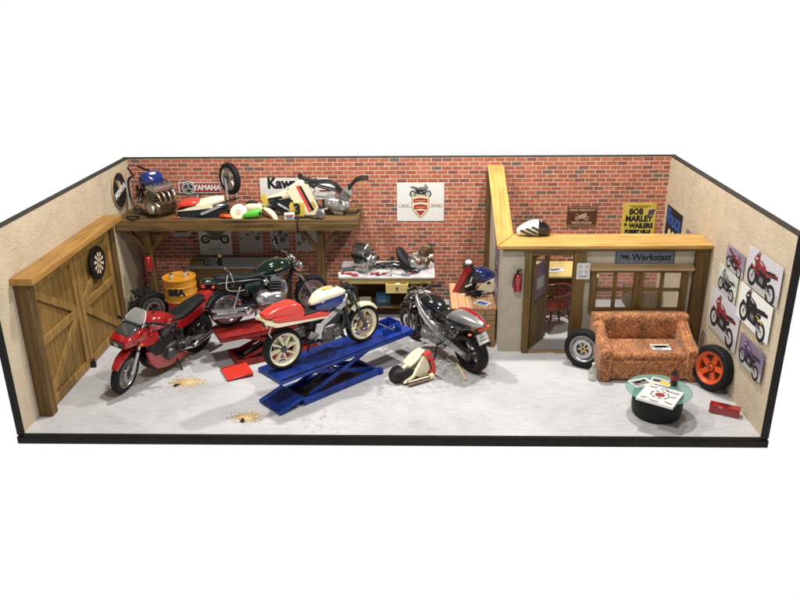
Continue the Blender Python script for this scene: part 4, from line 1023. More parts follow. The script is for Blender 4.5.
MB('paper').lathe([(.0695, .04), (.0705, .05), (.0705, .10), (.0695, .11)], n=24).build('bottle_label', gb)
MB('paper').cyl((0, 0, .245), (0, 0, .275), .022).build('cap', gb)
tb = empty('toolbox', (4.74, .62, 0), (0, 0, R(-28)), 'glossy red toolbox on the floor by the right wall', 'toolbox')
MB('red_paint').box((0, 0, .055), (.40, .13, .106)).build('box_body', tb, .01)
MB('red_paint').box((0, 0, .118), (.405, .135, .018)).build('lid', tb, .005)
MB('dark_steel').tube([(-.07, 0, .127), (-.06, 0, .14), (.06, 0, .14), (.07, 0, .127)], .006, 6).build('handle', tb)

# ------------------------------------------------------------------ floor bits
def pile(name, label, c, r, n, seed, cat='sawdust'):
    rnd = random.Random(seed); m = MB('sawdust'); 
    for k in range(n):
        a = rnd.uniform(0, 2 * PI); q = r * abs(rnd.gauss(0, .42)); s = rnd.uniform(.006, .016)
        x, y = q * math.cos(a) * 1.35, q * math.sin(a) * .9
        m.box((x, y, s * .3 + .002), (s, s * rnd.uniform(.5, 1.3), s * .6), (rnd.uniform(0, .5), rnd.uniform(0, .5), a))
    o = m.build(name); o.location = (c[0], c[1], 0); return tag(o, label, cat, kind='stuff')
pile('sawdust', 'thin heap of yellow sawdust beside the red motorcycle', (-3.18, 1.50), .22, 1500, 1)
pile('sawdust', 'thin heap of yellow sawdust before the blue lift ramp', (-2.02, .45), .19, 1200, 2)
for i, (x, y, t) in enumerate(((-3.30, 1.40, 'small black rag beside the sawdust near the red motorcycle'), (-2.06, .36, 'small dark rag on the sawdust before the blue lift'))):
    o = MB('rubber').loft([(-.06, .008, .02, .008, 2), (-.02, .016, .03, .014, 2.4), (.02, .012, .02, .012, 2), (.06, .007, .012, .006, 2)], 10).build('rag'); place(o, (x, y, 0), (0, 0, .8 + i)); tag(o, t, 'rag')
o = MB('pale_wood').box((0, 0, .018), (.86, .035, .033)).build('wooden_stick', bevel=.004); place(o, (1.06, 2.0, 0), (0, 0, R(-79))); tag(o, 'pale wooden stick on the floor under the silver motorcycle wheel', 'stick')

# fairing shell lying on the floor
fs_ = empty('fairing_shell', (.30, 1.72, 0), (0, 0, R(35)), 'cream and red nose fairing lying on the floor between the motorcycles', 'fairing')
sh_ = MB('cream').plate([(-.26, .04), (-.10, .10), (.12, .40), (.20, .42), (.24, .20), (.12, .04)], -.20, -.12, 'xz', .2)
sh_.plate([(-.30, .16), (-.14, .24), (.16, .43), (.22, .42), (.22, .10), (.06, .03), (-.02, .12), (-.16, .14)], -.06, .02, 'xz', .10).plate([(-.26, .10), (-.10, .16), (.14, .40), (.24, .36), (.20, .02), (.04, .02)], .06, .12, 'xz', .15)
sh_.loft([(-.10, .235, .10, .02, 4), (.0, .30, .12, .022, 4), (.10, .365, .11, .022, 4), (.19, .415, .08, .018, 4)], 20)
S_ = sh_.build('cowl', fs_)
MB('bright_red').plate([(.10, .44), (.22, .46), (.31, .20), (.30, .02), (.20, .02), (.22, .2)], -.22, -.10, 'xz', .12).m('ink').box((.20, -.226, .25), (.02, .006, .18), (0, R(-12), 0)).build('side_stripe', fs_)
MB('black_plastic').loft([(-.36, .10, .10, .08, 2.6), (-.28, .13, .14, .10, 2.6), (-.20, .15, .15, .09, 2.4)], 18).plate([(-.30, .14), (-.12, .22), (.0, .16), (.06, .04), (-.10, .03), (-.28, .06)], -.14, -.07, 'xz', .06).plate([(-.16, .06), (-.04, .11), (.06, .05), (.0, .02), (-.12, .02)], -.20, -.14, 'xz', .1).build('windscreen', fs_)
MB('burnt_steel').cyl((-.22, -.24, .05), (.14, -.26, .05), .045).m('cream').cyl((.16, -.24, .05), (.24, -.24, .05), .05).cyl((.26, -.08, .05), (.33, -.08, .05), .045).build('air_duct', fs_)

# ------------------------------------------------------------------ plank crate with fairing parts
cr_ = empty('plank_crate', (1.35, 3.55, 0), (0, 0, 0), 'low crate of pinkish planks against the office side wall', 'crate')
cx0, cx1, cy0, cy1, ch = -.39, .37, -.60, .62, .66
t_ = MB('plank_pink'); n = 6
for k in range(n):
    w = (cx1 - cx0) / n; t_.box((cx0 + w * (k + .5), (cy0 + cy1) / 2, ch - .015), (w - .006, cy1 - cy0, .03))
t_.build('crate_top', cr_, .004)
s_b = MB('plank_side')
for row in range(6):
    zz = .06 + row * .104
    nx = 4
    for k in range(nx):
        w = (cx1 - cx0 - .02) / nx; off = (row % 2) * .0
        s_b.box((cx0 + .01 + w * (k + .5), cy0 + .02, zz), (w - .008, .03, .095))
    for k in range(8):
        w = (cy1 - cy0 - .08) / 8; s_b.box((cx0 + .02, cy0 + .05 + w * (k + .5), zz), (.03, w - .008, .095))
s_b.m('ink_grey').box((0, cy0 + .045, .315), (cx1 - cx0 - .06, .01, .61)).box((cx0 + .045, (cy0 + cy1) / 2, .315), (.01, cy1 - cy0 - .1, .61))
s_b.build('crate_side', cr_, .004)
o = MB('paper').box((0, 0, .006), (.26, .20, .01)).m('ink_blue').box((.0, .0, .0125), (.18, .08, .003)).m('ink').box((0, -.07, .0125), (.2, .02, .003)).build('magazine'); place(o, (1.50, 3.16, .662), (0, 0, R(-38))); tag(o, 'small white and blue magazine on the plank crate', 'magazine', 'magazines lying about')
hp = empty('fairing_heap', (1.36, 3.82, .662), (0, 0, 0), 'red, dark blue and cream racing fairing standing on the plank crate', 'fairing'); hp.scale = (1.05, 1.05, 1.05)
MB('red_paint').plate([(-.34, .0), (-.20, .02), (.0, .38), (-.06, .46), (-.14, .42)], -.12, -.04, 'xz', .1).build('red_panel', hp)
MB('black_gloss').plate([(-.24, .0), (.02, .04), (.12, .30), (.0, .44), (-.06, .36)], -.16, -.08, 'xz', .1).m('paper').box((-.07, -.165, .14), (.12, .006, .03), (0, R(-25), 0)).box((-.03, -.165, .24), (.02, .006, .10), (0, R(20), 0)).build('black_panel', hp)
MB('deep_blue').loft([(-.02, .22, .10, .14, 2.6), (.10, .28, .13, .13, 2.6), (.24, .27, .13, .12, 2.8), (.36, .22, .10, .10, 2.8)], 22).build('blue_tank', hp)
MB('cream').plate([(.04, .02), (.16, .16), (.40, .30), (.44, .22), (.38, .06), (.16, -.02)], -.20, -.12, 'xz', .12).m('ink').box((.26, -.205, .2), (.06, .005, .04), (0, R(-30), 0)).build('cream_panel', hp)
MB('dark_steel').ball((-.08, -.02, .46), (.09, .08, .06), 14).m('paper').ball((-.07, -.03, .50), (.06, .06, .045), 14).m('black_plastic').cyl((-.16, -.02, .41), (.02, -.02, .41), .05).build('headlight', hp)
ch_ = clutter(MB('black_metal'), 10, (-.22, -.16, .01), (.2, .1, .09), ['black_metal', 'rubber', 'chrome'], 60, (.008, .02)); bolts(ch_, 8, (-.2, -.14, .02), (.2, .1, .06), ['chrome', 'black_metal'], 61)
ch_.m('rubber').tube([(-.14, .06, .02), (0, -.03, .02), (.22, .12, .02)], .024, 8, curve=4)
o = ch_.build('chain_and_levers'); place(o, (1.44, 3.52, .662)); tag(o, 'black chain and levers heaped on the plank crate', 'motorcycle parts')

# ------------------------------------------------------------------ workbench with yellow drawers
wb = empty('workbench', (-.17, 4.42, 0), (0, 0, 0), 'workbench with white top and pale yellow drawers against the brick wall', 'workbench')
MB('bench_white').box((0, 0, .835), (1.74, .92, .03)).build('top', wb, .006)
dm = MB('bench_yellow').box((0, -.37, .755), (1.60, .03, .12)).box((-.79, 0, .755), (.03, .72, .12)).box((.79, 0, .755), (.03, .72, .12)); dm.m('ink_grey').box((-.38, -.387, .755), (.006, .006, .10)); dm.build('apron', wb, .003)
for sx_ in (-.76, .76):
    for sy_ in (-.33, .38): MB('bench_brown').box((sx_, sy_, .35), (.07, .07, .69)).build('leg', wb, .004)
MB('bench_brown').box((0, .02, .22), (1.5, .76, .03)).build('lower_shelf', wb, .004)
MB('bench_brown').box((0, .40, .45), (1.46, .02, .44)).build('back_panel', wb)
dr = MB('bench_yellow').box((.19, -.62, .69), (.40, .025, .17)).box((.0, -.46, .68), (.018, .30, .12)).box((.38, -.46, .68), (.018, .30, .12)).box((.19, -.46, .625), (.37, .30, .014)).build('drawer', wb, .004)
MB('ink').box((.19, -.64, .70), (.03, .02, .05)).build('handle', dr)
def bench_item(o, x, y, z, rz=0, rot=None): return place(o, (-.17 + x, 4.42 + y, z), rot or (0, 0, R(rz)))
o = MB('cream').loft([(-.09, .03, .06, .03, 2.5), (0, .06, .09, .05, 2.5), (.09, .03, .05, .03, 2.5)], 14).build('cloth'); bench_item(o, .20, -.47, .635); tag(o, 'cream cloth bundled in the open yellow drawer', 'cloth')
# big silver engine
o = empty('engine', (0, 0, 0), (0, 0, 0), 'silver engine standing upright on the left of the white bench', 'engine', 'engines out of their frames')
e = MB(xf=Matrix.Rotation(R(-35), 4, 'Y')); engine_mesh(e, (0, 0, .0), lean=10, wide=.17, cases='alloy', cyls='cast_alloy', k=.85); bolts(e, 40, (-.2, -.18, -.08), (.18, .18, .24), ['alloy', 'dark_steel', 'chrome', 'black_metal'], 71); clutter(e, 18, (-.2, -.18, -.08), (.18, .18, .26), ['dark_steel', 'alloy', 'rubber'], 72, (.006, .014))
e.build('engine_block', o); MB('alloy').box((0, 0, -.165), (.30, .26, .03)).box((-.12, 0, -.135), (.03, .24, .05)).box((.12, 0, -.135), (.03, .24, .05)).build('cradle', o); o.scale = (1.12,) * 3; bench_item(o, -.40, -.06, 1.055, 60)
o = empty('engine', (0, 0, 0), (0, 0, 0), 'small round silver and brass engine at the right end of the white bench', 'engine', 'engines out of their frames')
e = MB(); engine_mesh(e, (0, 0, .0), lean=60, wide=.15, cases='alloy', cyls='burnt_steel', cover='burnt_steel', k=.72, carbs=False); bolts(e, 34, (-.16, -.15, -.06), (.18, .15, .14), ['alloy', 'dark_steel', 'chrome', 'burnt_steel'], 73)
e.build('engine_block', o); o.scale = (1.25,) * 3; bench_item(o, .60, .02, 1.01, 40)
o = MB('black_plastic').loft([(-.16, .03, .07, .03, 2.5), (0, .12, .12, .10, 2.5), (.1, .24, .10, .08, 2.5), (.14, .30, .06, .03, 2.5)], 20).build('mudguard'); o.scale = (1.2,) * 3; bench_item(o, .34, .0, .852, 150); tag(o, 'black plastic mudguard shell standing on the white bench', 'mudguard')
o = bolts(clutter(MB('black_metal'), 12, (-.24, -.1, .0), (.24, .1, .07), ['black_metal', 'rubber', 'dark_steel', 'alloy'], 80, (.007, .015)), 10, (-.2, -.1, .0), (.2, .1, .05), ['dark_steel', 'alloy'], 81).m('black_metal').tube([(-.26, .0, .06), (-.1, .1, .05), (.14, .09, .05), (.28, -.02, .05), (.1, -.08, .04), (-.14, -.07, .05), (-.26, 0, .06)], .018, 8, curve=4).build('subframe'); bench_item(o, .05, .05, .868, 0); tag(o, 'low black subframe lying in the middle of the white bench', 'subframe')
o = MB('black_plastic').cyl((0, 0, 0), (0, 0, .13), .035).m('paper_grey').cyl((0, 0, .03), (0, 0, .09), .0365).m('dark_steel').cyl((0, 0, .13), (0, 0, .16), .02).build('spray_can'); bench_item(o, .08, .26, .852); tag(o, 'small dark spray can at the back of the white bench', 'can')
o = MB('ink_red').box((0, 0, .008), (.22, .03, .014)).m('chrome').box((.15, 0, .008), (.10, .018, .008)).build('screwdriver'); bench_item(o, -.10, -.34, .852, 25); tag(o, 'red handled screwdriver on the front edge of the white bench', 'screwdriver')
o = MB('chrome').box((0, 0, .006), (.24, .022, .010)).lathe([(.015, 0), (.03, 0), (.03, .012), (.015, .012)], (.12, 0, 0), 'z', 12, True).build('spanner'); bench_item(o, .18, -.32, .852, -30); tag(o, 'chrome spanner on the front edge of the white bench', 'spanner')
for (x, y, rz_, w_, d_, mt, lb) in ((-.62, -.36, -18, .22, .10, 'ink_red', 'red rag beside the left engine stand on the white bench'), (.34, -.36, 12, .16, .12, 'ink_grey', 'grey rag near the right end of the white bench'), (-.22, -.30, 30, .18, .05, 'ink_red', 'folded red cloth in front of the left bench engine')):
    o = MB(mt).loft([(-w_ / 2, .012, d_ * .3, .010, 2.4), (-w_ / 4, .018, d_ * .5, .018, 2.6, .01), (0, .014, d_ * .42, .013, 2.4), (w_ / 4, .020, d_ * .5, .019, 2.6, -.01), (w_ / 2, .010, d_ * .25, .009, 2.2)], 14).build('rag'); bench_item(o, x, y, .852, rz_); tag(o, lb, 'rag')
for (x, y, rz_, L_, lb) in ((-.02, -.40, -8, .20, 'thin steel ratchet on the middle front edge of the white bench'), (.02, -.22, 40, .16, 'short steel ring spanner behind the ratchet on the white bench'), (.42, -.28, -50, .18, 'steel file pointing at the mudguard on the white bench'), (-.78, -.16, 70, .15, 'small steel drift at the left edge of the white bench')):
    o = MB('chrome').box((0, 0, .008), (L_, .018, .012)).cyl((L_ / 2, 0, .0), (L_ / 2, 0, .03), .024, n=12).m('black_plastic').cyl((-L_ / 2 - .06, 0, .012), (-L_ / 2, 0, .012), .014, n=10).build('hand_tool'); bench_item(o, x, y, .852, rz_); tag(o, lb, 'tool', 'hand tools on the white bench')
o = MB('paper').box((0, 0, .004), (.36, .24, .006)).m('ink_red').box((-.04, .02, .008), (.2, .09, .002)).m('ink_grey').box((.08, -.07, .008), (.14, .04, .002)).build('manual_sheet'); bench_item(o, -.70, -.30, .852, 12); tag(o, 'white and red sheet at the left corner of the bench', 'paper')
for (x, y, rz_, sd, lb) in ((-.12, .06, 20, 201, 'heap of dark bolts and brackets beside the left bench engine'), (.16, .10, -10, 202, 'heap of black and steel fittings in front of the spray can on the bench'), (.48, -.22, 35, 203, 'small pile of engine fittings before the right bench engine')):
    m = bolts(MB('dark_steel'), 26, (-.13, -.08, .005), (.13, .08, .06), ['dark_steel', 'black_metal', 'cast_alloy', 'alloy', 'black_plastic', 'ink_red'], sd, (.02, .05)); clutter(m, 5, (-.15, -.1, .012), (.15, .1, .05), ['rubber', 'black_metal', 'alloy'], sd + 5, (.006, .011))
    o = m.build('motorcycle_parts'); bench_item(o, x, y, .854, rz_); tag(o, lb, 'motorcycle parts', 'heaps of small fittings on the white bench')
for (x, z, w, h_, mt, lb) in ((-.42, .36, .22, .09, 'cream', 'cream box on the lower shelf of the white bench'), (-.60, .355, .10, .21, 'lime', 'green bottle on the lower shelf of the white bench'), (-.08, .38, .26, .19, 'towel_blue', 'dark blue crate on the lower shelf of the white bench'), (.42, .36, .30, .14, 'black_plastic', 'black case on the lower shelf of the white bench')):
    o = MB(mt).box((0, 0, h_ / 2), (w, .22, h_)).m('ink_grey').box((0, -.111, h_ * .5), (w * .6, .003, h_ * .3)).build('storage_box', bevel=.008); bench_item(o, x, -.18, .236, 4); tag(o, lb, 'box')

# ------------------------------------------------------------------ old bench under the shelf
ob = empty('workbench', (-2.98, 4.70, 0), (0, 0, 0), 'old brown workbench with grey top under the timber shelf', 'workbench')
MB('bench_grey').box((0, 0, .885), (1.86, .62, .035)).build('top', ob, .005)
MB('bench_brown').box((0, -.27, .74), (1.80, .04, .25)).build('apron', ob, .005)
for sx_ in (-.86, .86): MB('bench_brown').box((sx_, -.26, .31), (.09, .09, .61)).build('leg', ob, .004); MB('bench_brown').box((sx_, .24, .43), (.08, .08, .86)).build('leg', ob, .004)
MB('bench_brown').box((0, 0, .25), (1.70, .5, .03)).build('lower_shelf', ob)
v_ = empty('bench_vice', (-3.55, 4.52, .903), (0, 0, R(20)), 'dark bench vice on the left end of the brown bench', 'vice')
MB('dark_steel').box((0, 0, .03), (.12, .10, .06)).box((.0, .03, .10), (.12, .05, .09)).box((0, -.05, .10), (.12, .04, .09)).cyl((0, -.06, .08), (0, -.16, .08), .012).cyl((-.06, -.15, .08), (.06, -.15, .08), .006).build('vice_body', v_, .004)
o = MB('black_plastic').cyl((0, 0, 0), (0, 0, .15), .036).m('ink_gold').ball((0, 0, .185), .038, 14).build('spray_can'); place(o, (-3.30, 4.48, .903)); tag(o, 'black spray can with round yellow cap on the brown bench', 'can')
o = MB('bench_brown').box((0, 0, .04), (.26, .12, .08)).m('dark_steel').cyl((-.1, 0, .10), (.1, 0, .10), .02).box((0, 0, .09), (.05, .05, .04)).build('tool_tray', bevel=.004); place(o, (-3.75, 4.54, .903)); tag(o, 'brown tool tray at the far left of the brown bench', 'tray')
o = MB('chrome').tube([(-.14, 0, .02), (0, .02, .09), (.12, .03, .13)], .009, 6).m('black_plastic').tube([(-.14, .03, .02), (0, .02, .09)], .012, 6).build('pliers'); place(o, (-2.42, 4.50, .903)); tag(o, 'long chrome pliers propped on the brown bench', 'pliers')

# ------------------------------------------------------------------ drums and the dark engine beside them
def drum(name, label, loc, mat, txt, tm, h, r=.29):
    o = empty(name, loc, (0, 0, 0), label, 'drum', 'oil drums stacked beside the shelf post')
    m = MB(mat).lathe([(0, .012), (r - .02, .012), (r - .012, 0), (r, .0), (r, .015), (r - .012, .03), (r - .012, h * .32), (r, h * .34), (r - .012, h * .36), (r - .012, h * .64), (r, h * .66), (r - .012, h * .68), (r - .012, h - .03), (r, h - .015), (r, h), (r - .015, h), (r - .02, h - .014), (0, h - .014)], n=56)
    m.build('drum_body', o); 
    if txt: lettering(txt, .17, (.02, -r - .002, h * .5), (PI / 2, 0, 0), tm, o, bold=.008, depth=.006)
    MB('alloy').cyl((.12, .1, h - .014), (.12, .1, h + .01), .035).cyl((-.14, -.05, h - .014), (-.14, -.05, h + .004), .02).build('bung', o)
    return o
drum('oil_drum', 'red oil drum on the floor under the yellow drum', (-3.80, 3.62, 0), 'drum_red', None, None, .58, .27)
drum('oil_drum', 'yellow oil drum with dark letters stacked on the red drum', (-3.82, 3.62, .582), 'drum_yellow', 'BSA', 'ink', .41)
o = MB('paper').plate([(-.06, -.10), (.02, .10), (.09, .10), (.03, -.10)], 0, .004, 'xz').build('drum_mark', bpy.data.objects['oil_drum']); o.location = (.02, -.272, .30)
for (dx, dy, s) in ((-.10, -.10, 'left'), (.10, .03, 'right')):
    o = empty('glass_jar', (-3.82 + dx, 3.62 + dy, .982), (0, 0, 0), 'small glass jar with metal lid on the %s of the yellow drum top' % s, 'jar', 'small jars on the yellow drum')
    MB('bottle_glass').lathe([(0, .0), (.035, 0), (.038, .01), (.038, .06), (.030, .075), (0, .075)], n=20).build('jar_body', o); MB('chrome').cyl((0, 0, .075), (0, 0, .095), .032).build('lid', o)
o = empty('engine', (-4.66, 4.02, .22), (0, 0, R(40)), 'black engine on the floor behind the wheel by the door', 'engine', 'engines out of their frames')
e = MB(); engine_mesh(e, (0, 0, .0), lean=14, wide=.2, cases='black_metal', cyls='black_metal', cover='dark_steel', k=1.05); clutter(e, 16, (-.25, -.2, -.1), (.25, .2, .4), ['rubber', 'black_metal'], 90); bolts(e, 22, (-.2, -.2, -.1), (.2, .2, .36), ['black_metal', 'black_plastic', 'dark_steel'], 91); e.build('engine_block', o)
MB('black_metal').box((0, 0, -.21), (.5, .3, .02)).cyl((-.1, 0, -.21), (-.1, 0, -.1), .03).cyl((.1, 0, -.21), (.1, 0, -.1), .03).build('stand', o)

def extinguisher(label, loc, rz, s=1):
    o = empty('fire_extinguisher', loc, (0, 0, R(rz)), label, 'fire extinguisher', 'red fire extinguishers'); o.scale = (s, s, s)
    MB('red_paint').lathe([(0, -.16), (.055, -.16), (.062, -.15), (.062, .08), (.045, .115), (.02, .13), (0, .13)], n=24).build('cylinder', o)
    MB('black_metal').cyl((0, 0, .12), (0, 0, .16), .018).box((.02, 0, .165), (.09, .02, .012)).box((.02, 0, .185), (.08, .02, .01), (0, R(-12), 0)).build('valve', o)
    MB('rubber').tube([(.0, -.02, .145), (-.05, -.05, .12), (-.075, -.04, .0), (-.072, -.03, -.09)], .009, 8, curve=4).build('hose', o)
    MB('paper').lathe([(.0632, -.06), (.0642, -.05), (.0642, .02), (.0632, .03)], n=24).build('label_band', o) if False else None
    MB('black_metal').box((0, .07, 0), (.05, .03, .14)).build('bracket', o)
    return o
extinguisher('red fire extinguisher mounted on the office wall by its door', (2.00, 2.575, 1.28), 0, 1.05)
extinguisher('red fire extinguisher hanging on the shaded shelf post', (-4.49, 4.045, 1.10), 0, 1.0)
# ------------------------------------------------------------------ things on the timber shelf
ZS = 1.901
# inline four with blue airbox and chrome headers
o = empty('engine', (-4.28, 4.40, ZS + .19), (0, 0, R(-32)), 'chrome and gold engine with blue airbox and four header pipes on the shelf', 'engine', 'engines out of their frames')
e = MB(); engine_mesh(e, (0, 0, 0), lean=12, wide=.26, cases='burnt_steel', cyls='dark_steel', cover='alloy', k=1.1); bolts(e, 30, (-.2, -.25, -.08), (.22, .25, .30), ['alloy', 'chrome', 'dark_steel', 'burnt_steel'], 101); e.build('engine_block', o)
headers(MB('burnt_steel'), 'burnt_steel', o=(.02, 0, 0), W=.32, start=(.10, 0, .26), low=-.13, back=-.35, r=.024, gather=.07).build('exhaust', o)
MB('deep_blue').loft([(-.34, .40, .10, .06, 3), (-.26, .44, .18, .12, 3), (-.08, .46, .20, .13, 3), (.04, .42, .13, .08, 3)], 24).m('ink_blue').box((-.1, .0, .585), (.12, .2, .01)).m('paper').box((-.02, -.05, .575), (.05, .12, .02), (0, R(15), 0)).build('airbox', o)
fr = MB('black_metal')
for s_ in (-1, 1): fr.tube([(-.35, s_ * .20, .52), (-.55, s_ * .18, .40), (-.50, s_ * .2, .02), (-.30, s_ * .2, -.16)], .022, 8, curve=4).tube([(-.35, s_ * .20, .52), (-.62, s_ * .1, .62)], .02, 8)
clutter(fr, 14, (-.62, -.2, -.15), (-.25, .2, .5), ['black_metal', 'rubber', 'dark_steel'], 102, (.008, .018)); fr.build('frame', o)
# oval emblem sign on the left wall above the shelf end
o = empty('oval_sign', (-4.985, 4.40, 2.36), LEFT, 'black oval sign with white wing and white lettering on the left wall', 'sign')
MB('sign_tan').lathe([(0, 0), (.305, 0), (.305, .018), (0, .018)], n=48).build('rim', o).scale = (1, 1.05, 1)
MB('poster_black').lathe([(0, .018), (.292, .018), (.292, .024), (0, .024)], n=48).build('face', o).scale = (1, 1.05, 1)
wg = MB('sign_tan'); 
for k in range(5): wg.plate([(-.20 + k * .03, .22 - k * .045), (.02, .16 - k * .035), (.12, .05 - k * .01), (.02, .12 - k * .035)], .024, .028 + k * .0006, 'xy')
wg.build('wing_emblem', o)
lettering('HONDA', .14, (.0, -.02, .03), (0, 0, R(14)), 'paper', o, bold=.008, depth=.003)
# red, white and black seat cowl
o = empty('tail_fairing', (-3.52, 4.34, ZS), (0, 0, R(8)), 'black tail fairing with red and white top lying on the shelf', 'fairing'); o.scale = (1.22, 1.2, 1.3)
MB('black_gloss').loft([(-.32, .07, .05, .05, 2.6), (-.24, .08, .12, .08, 2.8), (.0, .09, .15, .09, 2.8), (.25, .11, .13, .08, 2.8), (.42, .15, .08, .04, 2.6)], 22).m('black_plastic').plate([(-.30, .0), (.30, .0), (.40, .10), (-.25, .14)], -.16, -.13, 'xz').build('shell', o)
MB('bright_red').loft([(-.32, .14, .09, .035, 2.6), (-.24, .185, .14, .045, 2.8), (-.06, .20, .14, .045, 2.8), (.04, .20, .09, .02, 2.6)], 20).build('red_pad', o)
MB('cream').loft([(-.04, .17, .13, .05, 2.6), (.10, .19, .14, .06, 2.6), (.24, .21, .12, .06, 2.6), (.36, .23, .08, .04, 2.6)], 20).m('cream').plate([(-.32, .11), (-.05, .17), (.2, .18), (.2, .14), (-.05, .12)], -.165, -.14, 'xz').m('alloy').bar((.02, -.17, .06), (.30, -.16, .16), .02, .035).build('white_panel', o)
o = MB('chrome').tube([(-.22, 0, .02), (-.05, .0, .02), (.22, 0, .022)], [.012, .02, .010], 8).m('orange').cyl((-.24, 0, .02), (-.16, 0, .02), .016).build('shock_rod'); place(o, (-3.72, 4.10, ZS), (0, 0, R(-6))); tag(o, 'thin chrome rod at the front of the shelf', 'rod')
o = MB('orange').loft([(-.11, .03, .03, .03, 2.2), (-.04, .05, .06, .04, 2.4), (.05, .04, .06, .035, 2.4), (.11, .03, .03, .02, 2.2)], 16).m('ink').box((0, -.02, .088), (.09, .03, .006), (0, 0, .4)).build('orange_cover'); place(o, (-3.03, 4.16, ZS), (0, 0, R(-10))); tag(o, 'crumpled orange cover on the shelf front edge', 'cover')
o = MB('cream').lathe([(0, .0), (.14, .0), (.15, .015), (.13, .03), (.05, .035), (.045, .05), (0, .05)], n=32).m('orange').lathe([(.02, .051), (.035, .051), (.035, .046)], n=16).build('drum_cover'); place(o, (-2.80, 4.20, ZS + .09), (R(62), 0, R(8))); tag(o, 'round cream disc leaning in front of the upside down wheel', 'disc')
o = MB('cream').loft([(-.18, .08, .07, .06, 2.5), (-.10, .11, .10, .09, 2.6), (.06, .11, .11, .09, 2.6), (.2, .08, .08, .06, 2.6)], 22).m('black_plastic').loft([(-.14, .20, .05, .012, 2.5), (-.04, .22, .07, .02, 2.5), (.08, .2, .05, .012, 2.5)], 14).build('vented_fairing'); place(o, (-2.58, 4.48, ZS), (0, 0, R(5))); tag(o, 'cream side panel with black vent on the shelf behind the green cover', 'panel')
o = MB('lime').loft([(-.17, .04, .03, .03, 2.5), (-.08, .07, .06, .055, 2.6), (.05, .09, .07, .07, 2.6), (.14, .11, .05, .06, 2.6), (.17, .10, .02, .04, 2.5)], 20).m('black_plastic').ball((.14, -.03, .1), (.03, .03, .035), 10).build('lime_cover'); place(o, (-2.55, 4.14, ZS), (0, 0, R(3))); tag(o, 'lime green cover on the shelf front edge', 'cover')
o = MB('black_metal').lathe([(0, -.03), (.05, -.03), (.055, .0), (.05, .012), (0, .012)], (0, 0, .27), 'y', 24, rot=(0, 0, PI)).m('paper_grey').lathe([(0, .013), (.035, .013), (.035, .010)], (0, 0, .27), 'y', 20, rot=(0, 0, PI)).m('black_metal').cyl((0, .01, 0), (0, .01, .23), .012).box((0, .01, .008), (.14, .1, .014)).build('gauge'); place(o, (-3.66, 4.72, ZS)); tag(o, 'small round black gauge on a stem behind the tail fairing', 'gauge')
o = MB('rubber').tube([(-.12, .1, .012), (-.02, -.06, .02), (.1, -.1, .014), (.14, .04, .03), (.02, .1, .02), (-.06, .0, .05)], .014, 8, curve=5).build('strap'); place(o, (-4.72, 4.12, ZS)); tag(o, 'black rubber strap curled at the left end of the shelf', 'strap')
o = bolts(MB('dark_steel'), 14, (-.1, -.06, .0), (.1, .06, .05), ['dark_steel', 'chrome', 'black_plastic', 'cast_alloy'], 130, (.03, .05)).build('carburettor'); place(o, (-2.20, 4.42, ZS + .015)); tag(o, 'small dark carburettor between the cream fairings on the shelf', 'carburettor')
o = MB('ink_grey').loft([(-.12, .05, .04, .04, 2.6), (-.04, .07, .08, .06, 2.8), (.08, .06, .07, .05, 2.8), (.13, .05, .03, .03, 2.6)], 18).m('alloy').cyl((.0, -.07, .06), (.0, -.10, .06), .03).build('airbox_lid'); place(o, (-2.32, 4.66, ZS)); tag(o, 'grey airbox lid behind the cream vented fairing', 'airbox')
# cream race fairing with stripes and number 3
o = empty('race_fairing', (-1.84, 4.44, ZS), (0, 0, R(0)), 'cream race fairing with red stripe and yellow number panel on the shelf', 'fairing')
Fm = MB('cream')
Fm.loft([(-.56, .22, .04, .03, 2.6), (-.46, .26, .09, .06, 2.6), (-.26, .32, .13, .08, 2.7), (-.02, .42, .15, .12, 2.7), (.14, .50, .13, .15, 2.7), (.26, .52, .08, .12, 2.7)], 26)
Fm.plate([(-.10, .46), (.14, .62), (.30, .56), (.46, .16), (.40, .02), (.16, .02), (.06, .2)], -.16, -.10, 'xz', .08)
Fm.build('cowl', o)
MB('poster_black').box((-.30, -.128, .32), (.30, .02, .05), (0, R(-10), 0)).box((-.12, -.13, .14), (.42, .02, .09), (0, R(32), 0)).plate([(-.44, .24), (-.10, .36), (.04, .22), (.10, .02), (-.06, .02), (-.30, .12)], -.128, -.10, 'xz').plate([(.13, .55), (.17, .55), (.38, .12), (.34, .10)], -.167, -.14, 'xz').plate([(-.24, .36), (-.02, .42), (-.02, .50), (-.06, .50)], -.12, -.05, 'xz').build('black_panel', o)
MB('bright_red').plate([(.08, .54), (.13, .56), (.34, .10), (.29, .08)], -.166, -.14, 'xz').build('red_stripe', o)
MB('ink_gold').plate([(.30, .22), (.36, .28), (.42, .20), (.38, .12), (.3, .12)], -.167, -.15, 'xz').m('poster_yellow').plate([(-.58, .36), (-.50, .40), (-.44, .22), (-.52, .14)], -.10, -.05, 'xz').build('gold_mark', o)
np_ = MB('poster_yellow').plate([(-.04, .01), (.20, .01), (.22, .05), (.20, .25), (-.03, .26), (-.06, .2)], -.19, -.165, 'xz', .05).build('number_panel', o)
lettering('3', .26, (.08, -.198, .13), (PI / 2, 0, R(0)), 'ink', np_, bold=.012, depth=.004)
lettering('BRIDGESTONE', .045, (-.14, -.145, .145), (PI / 2, R(32), 0), 'paper', o, bold=.002, depth=.002)
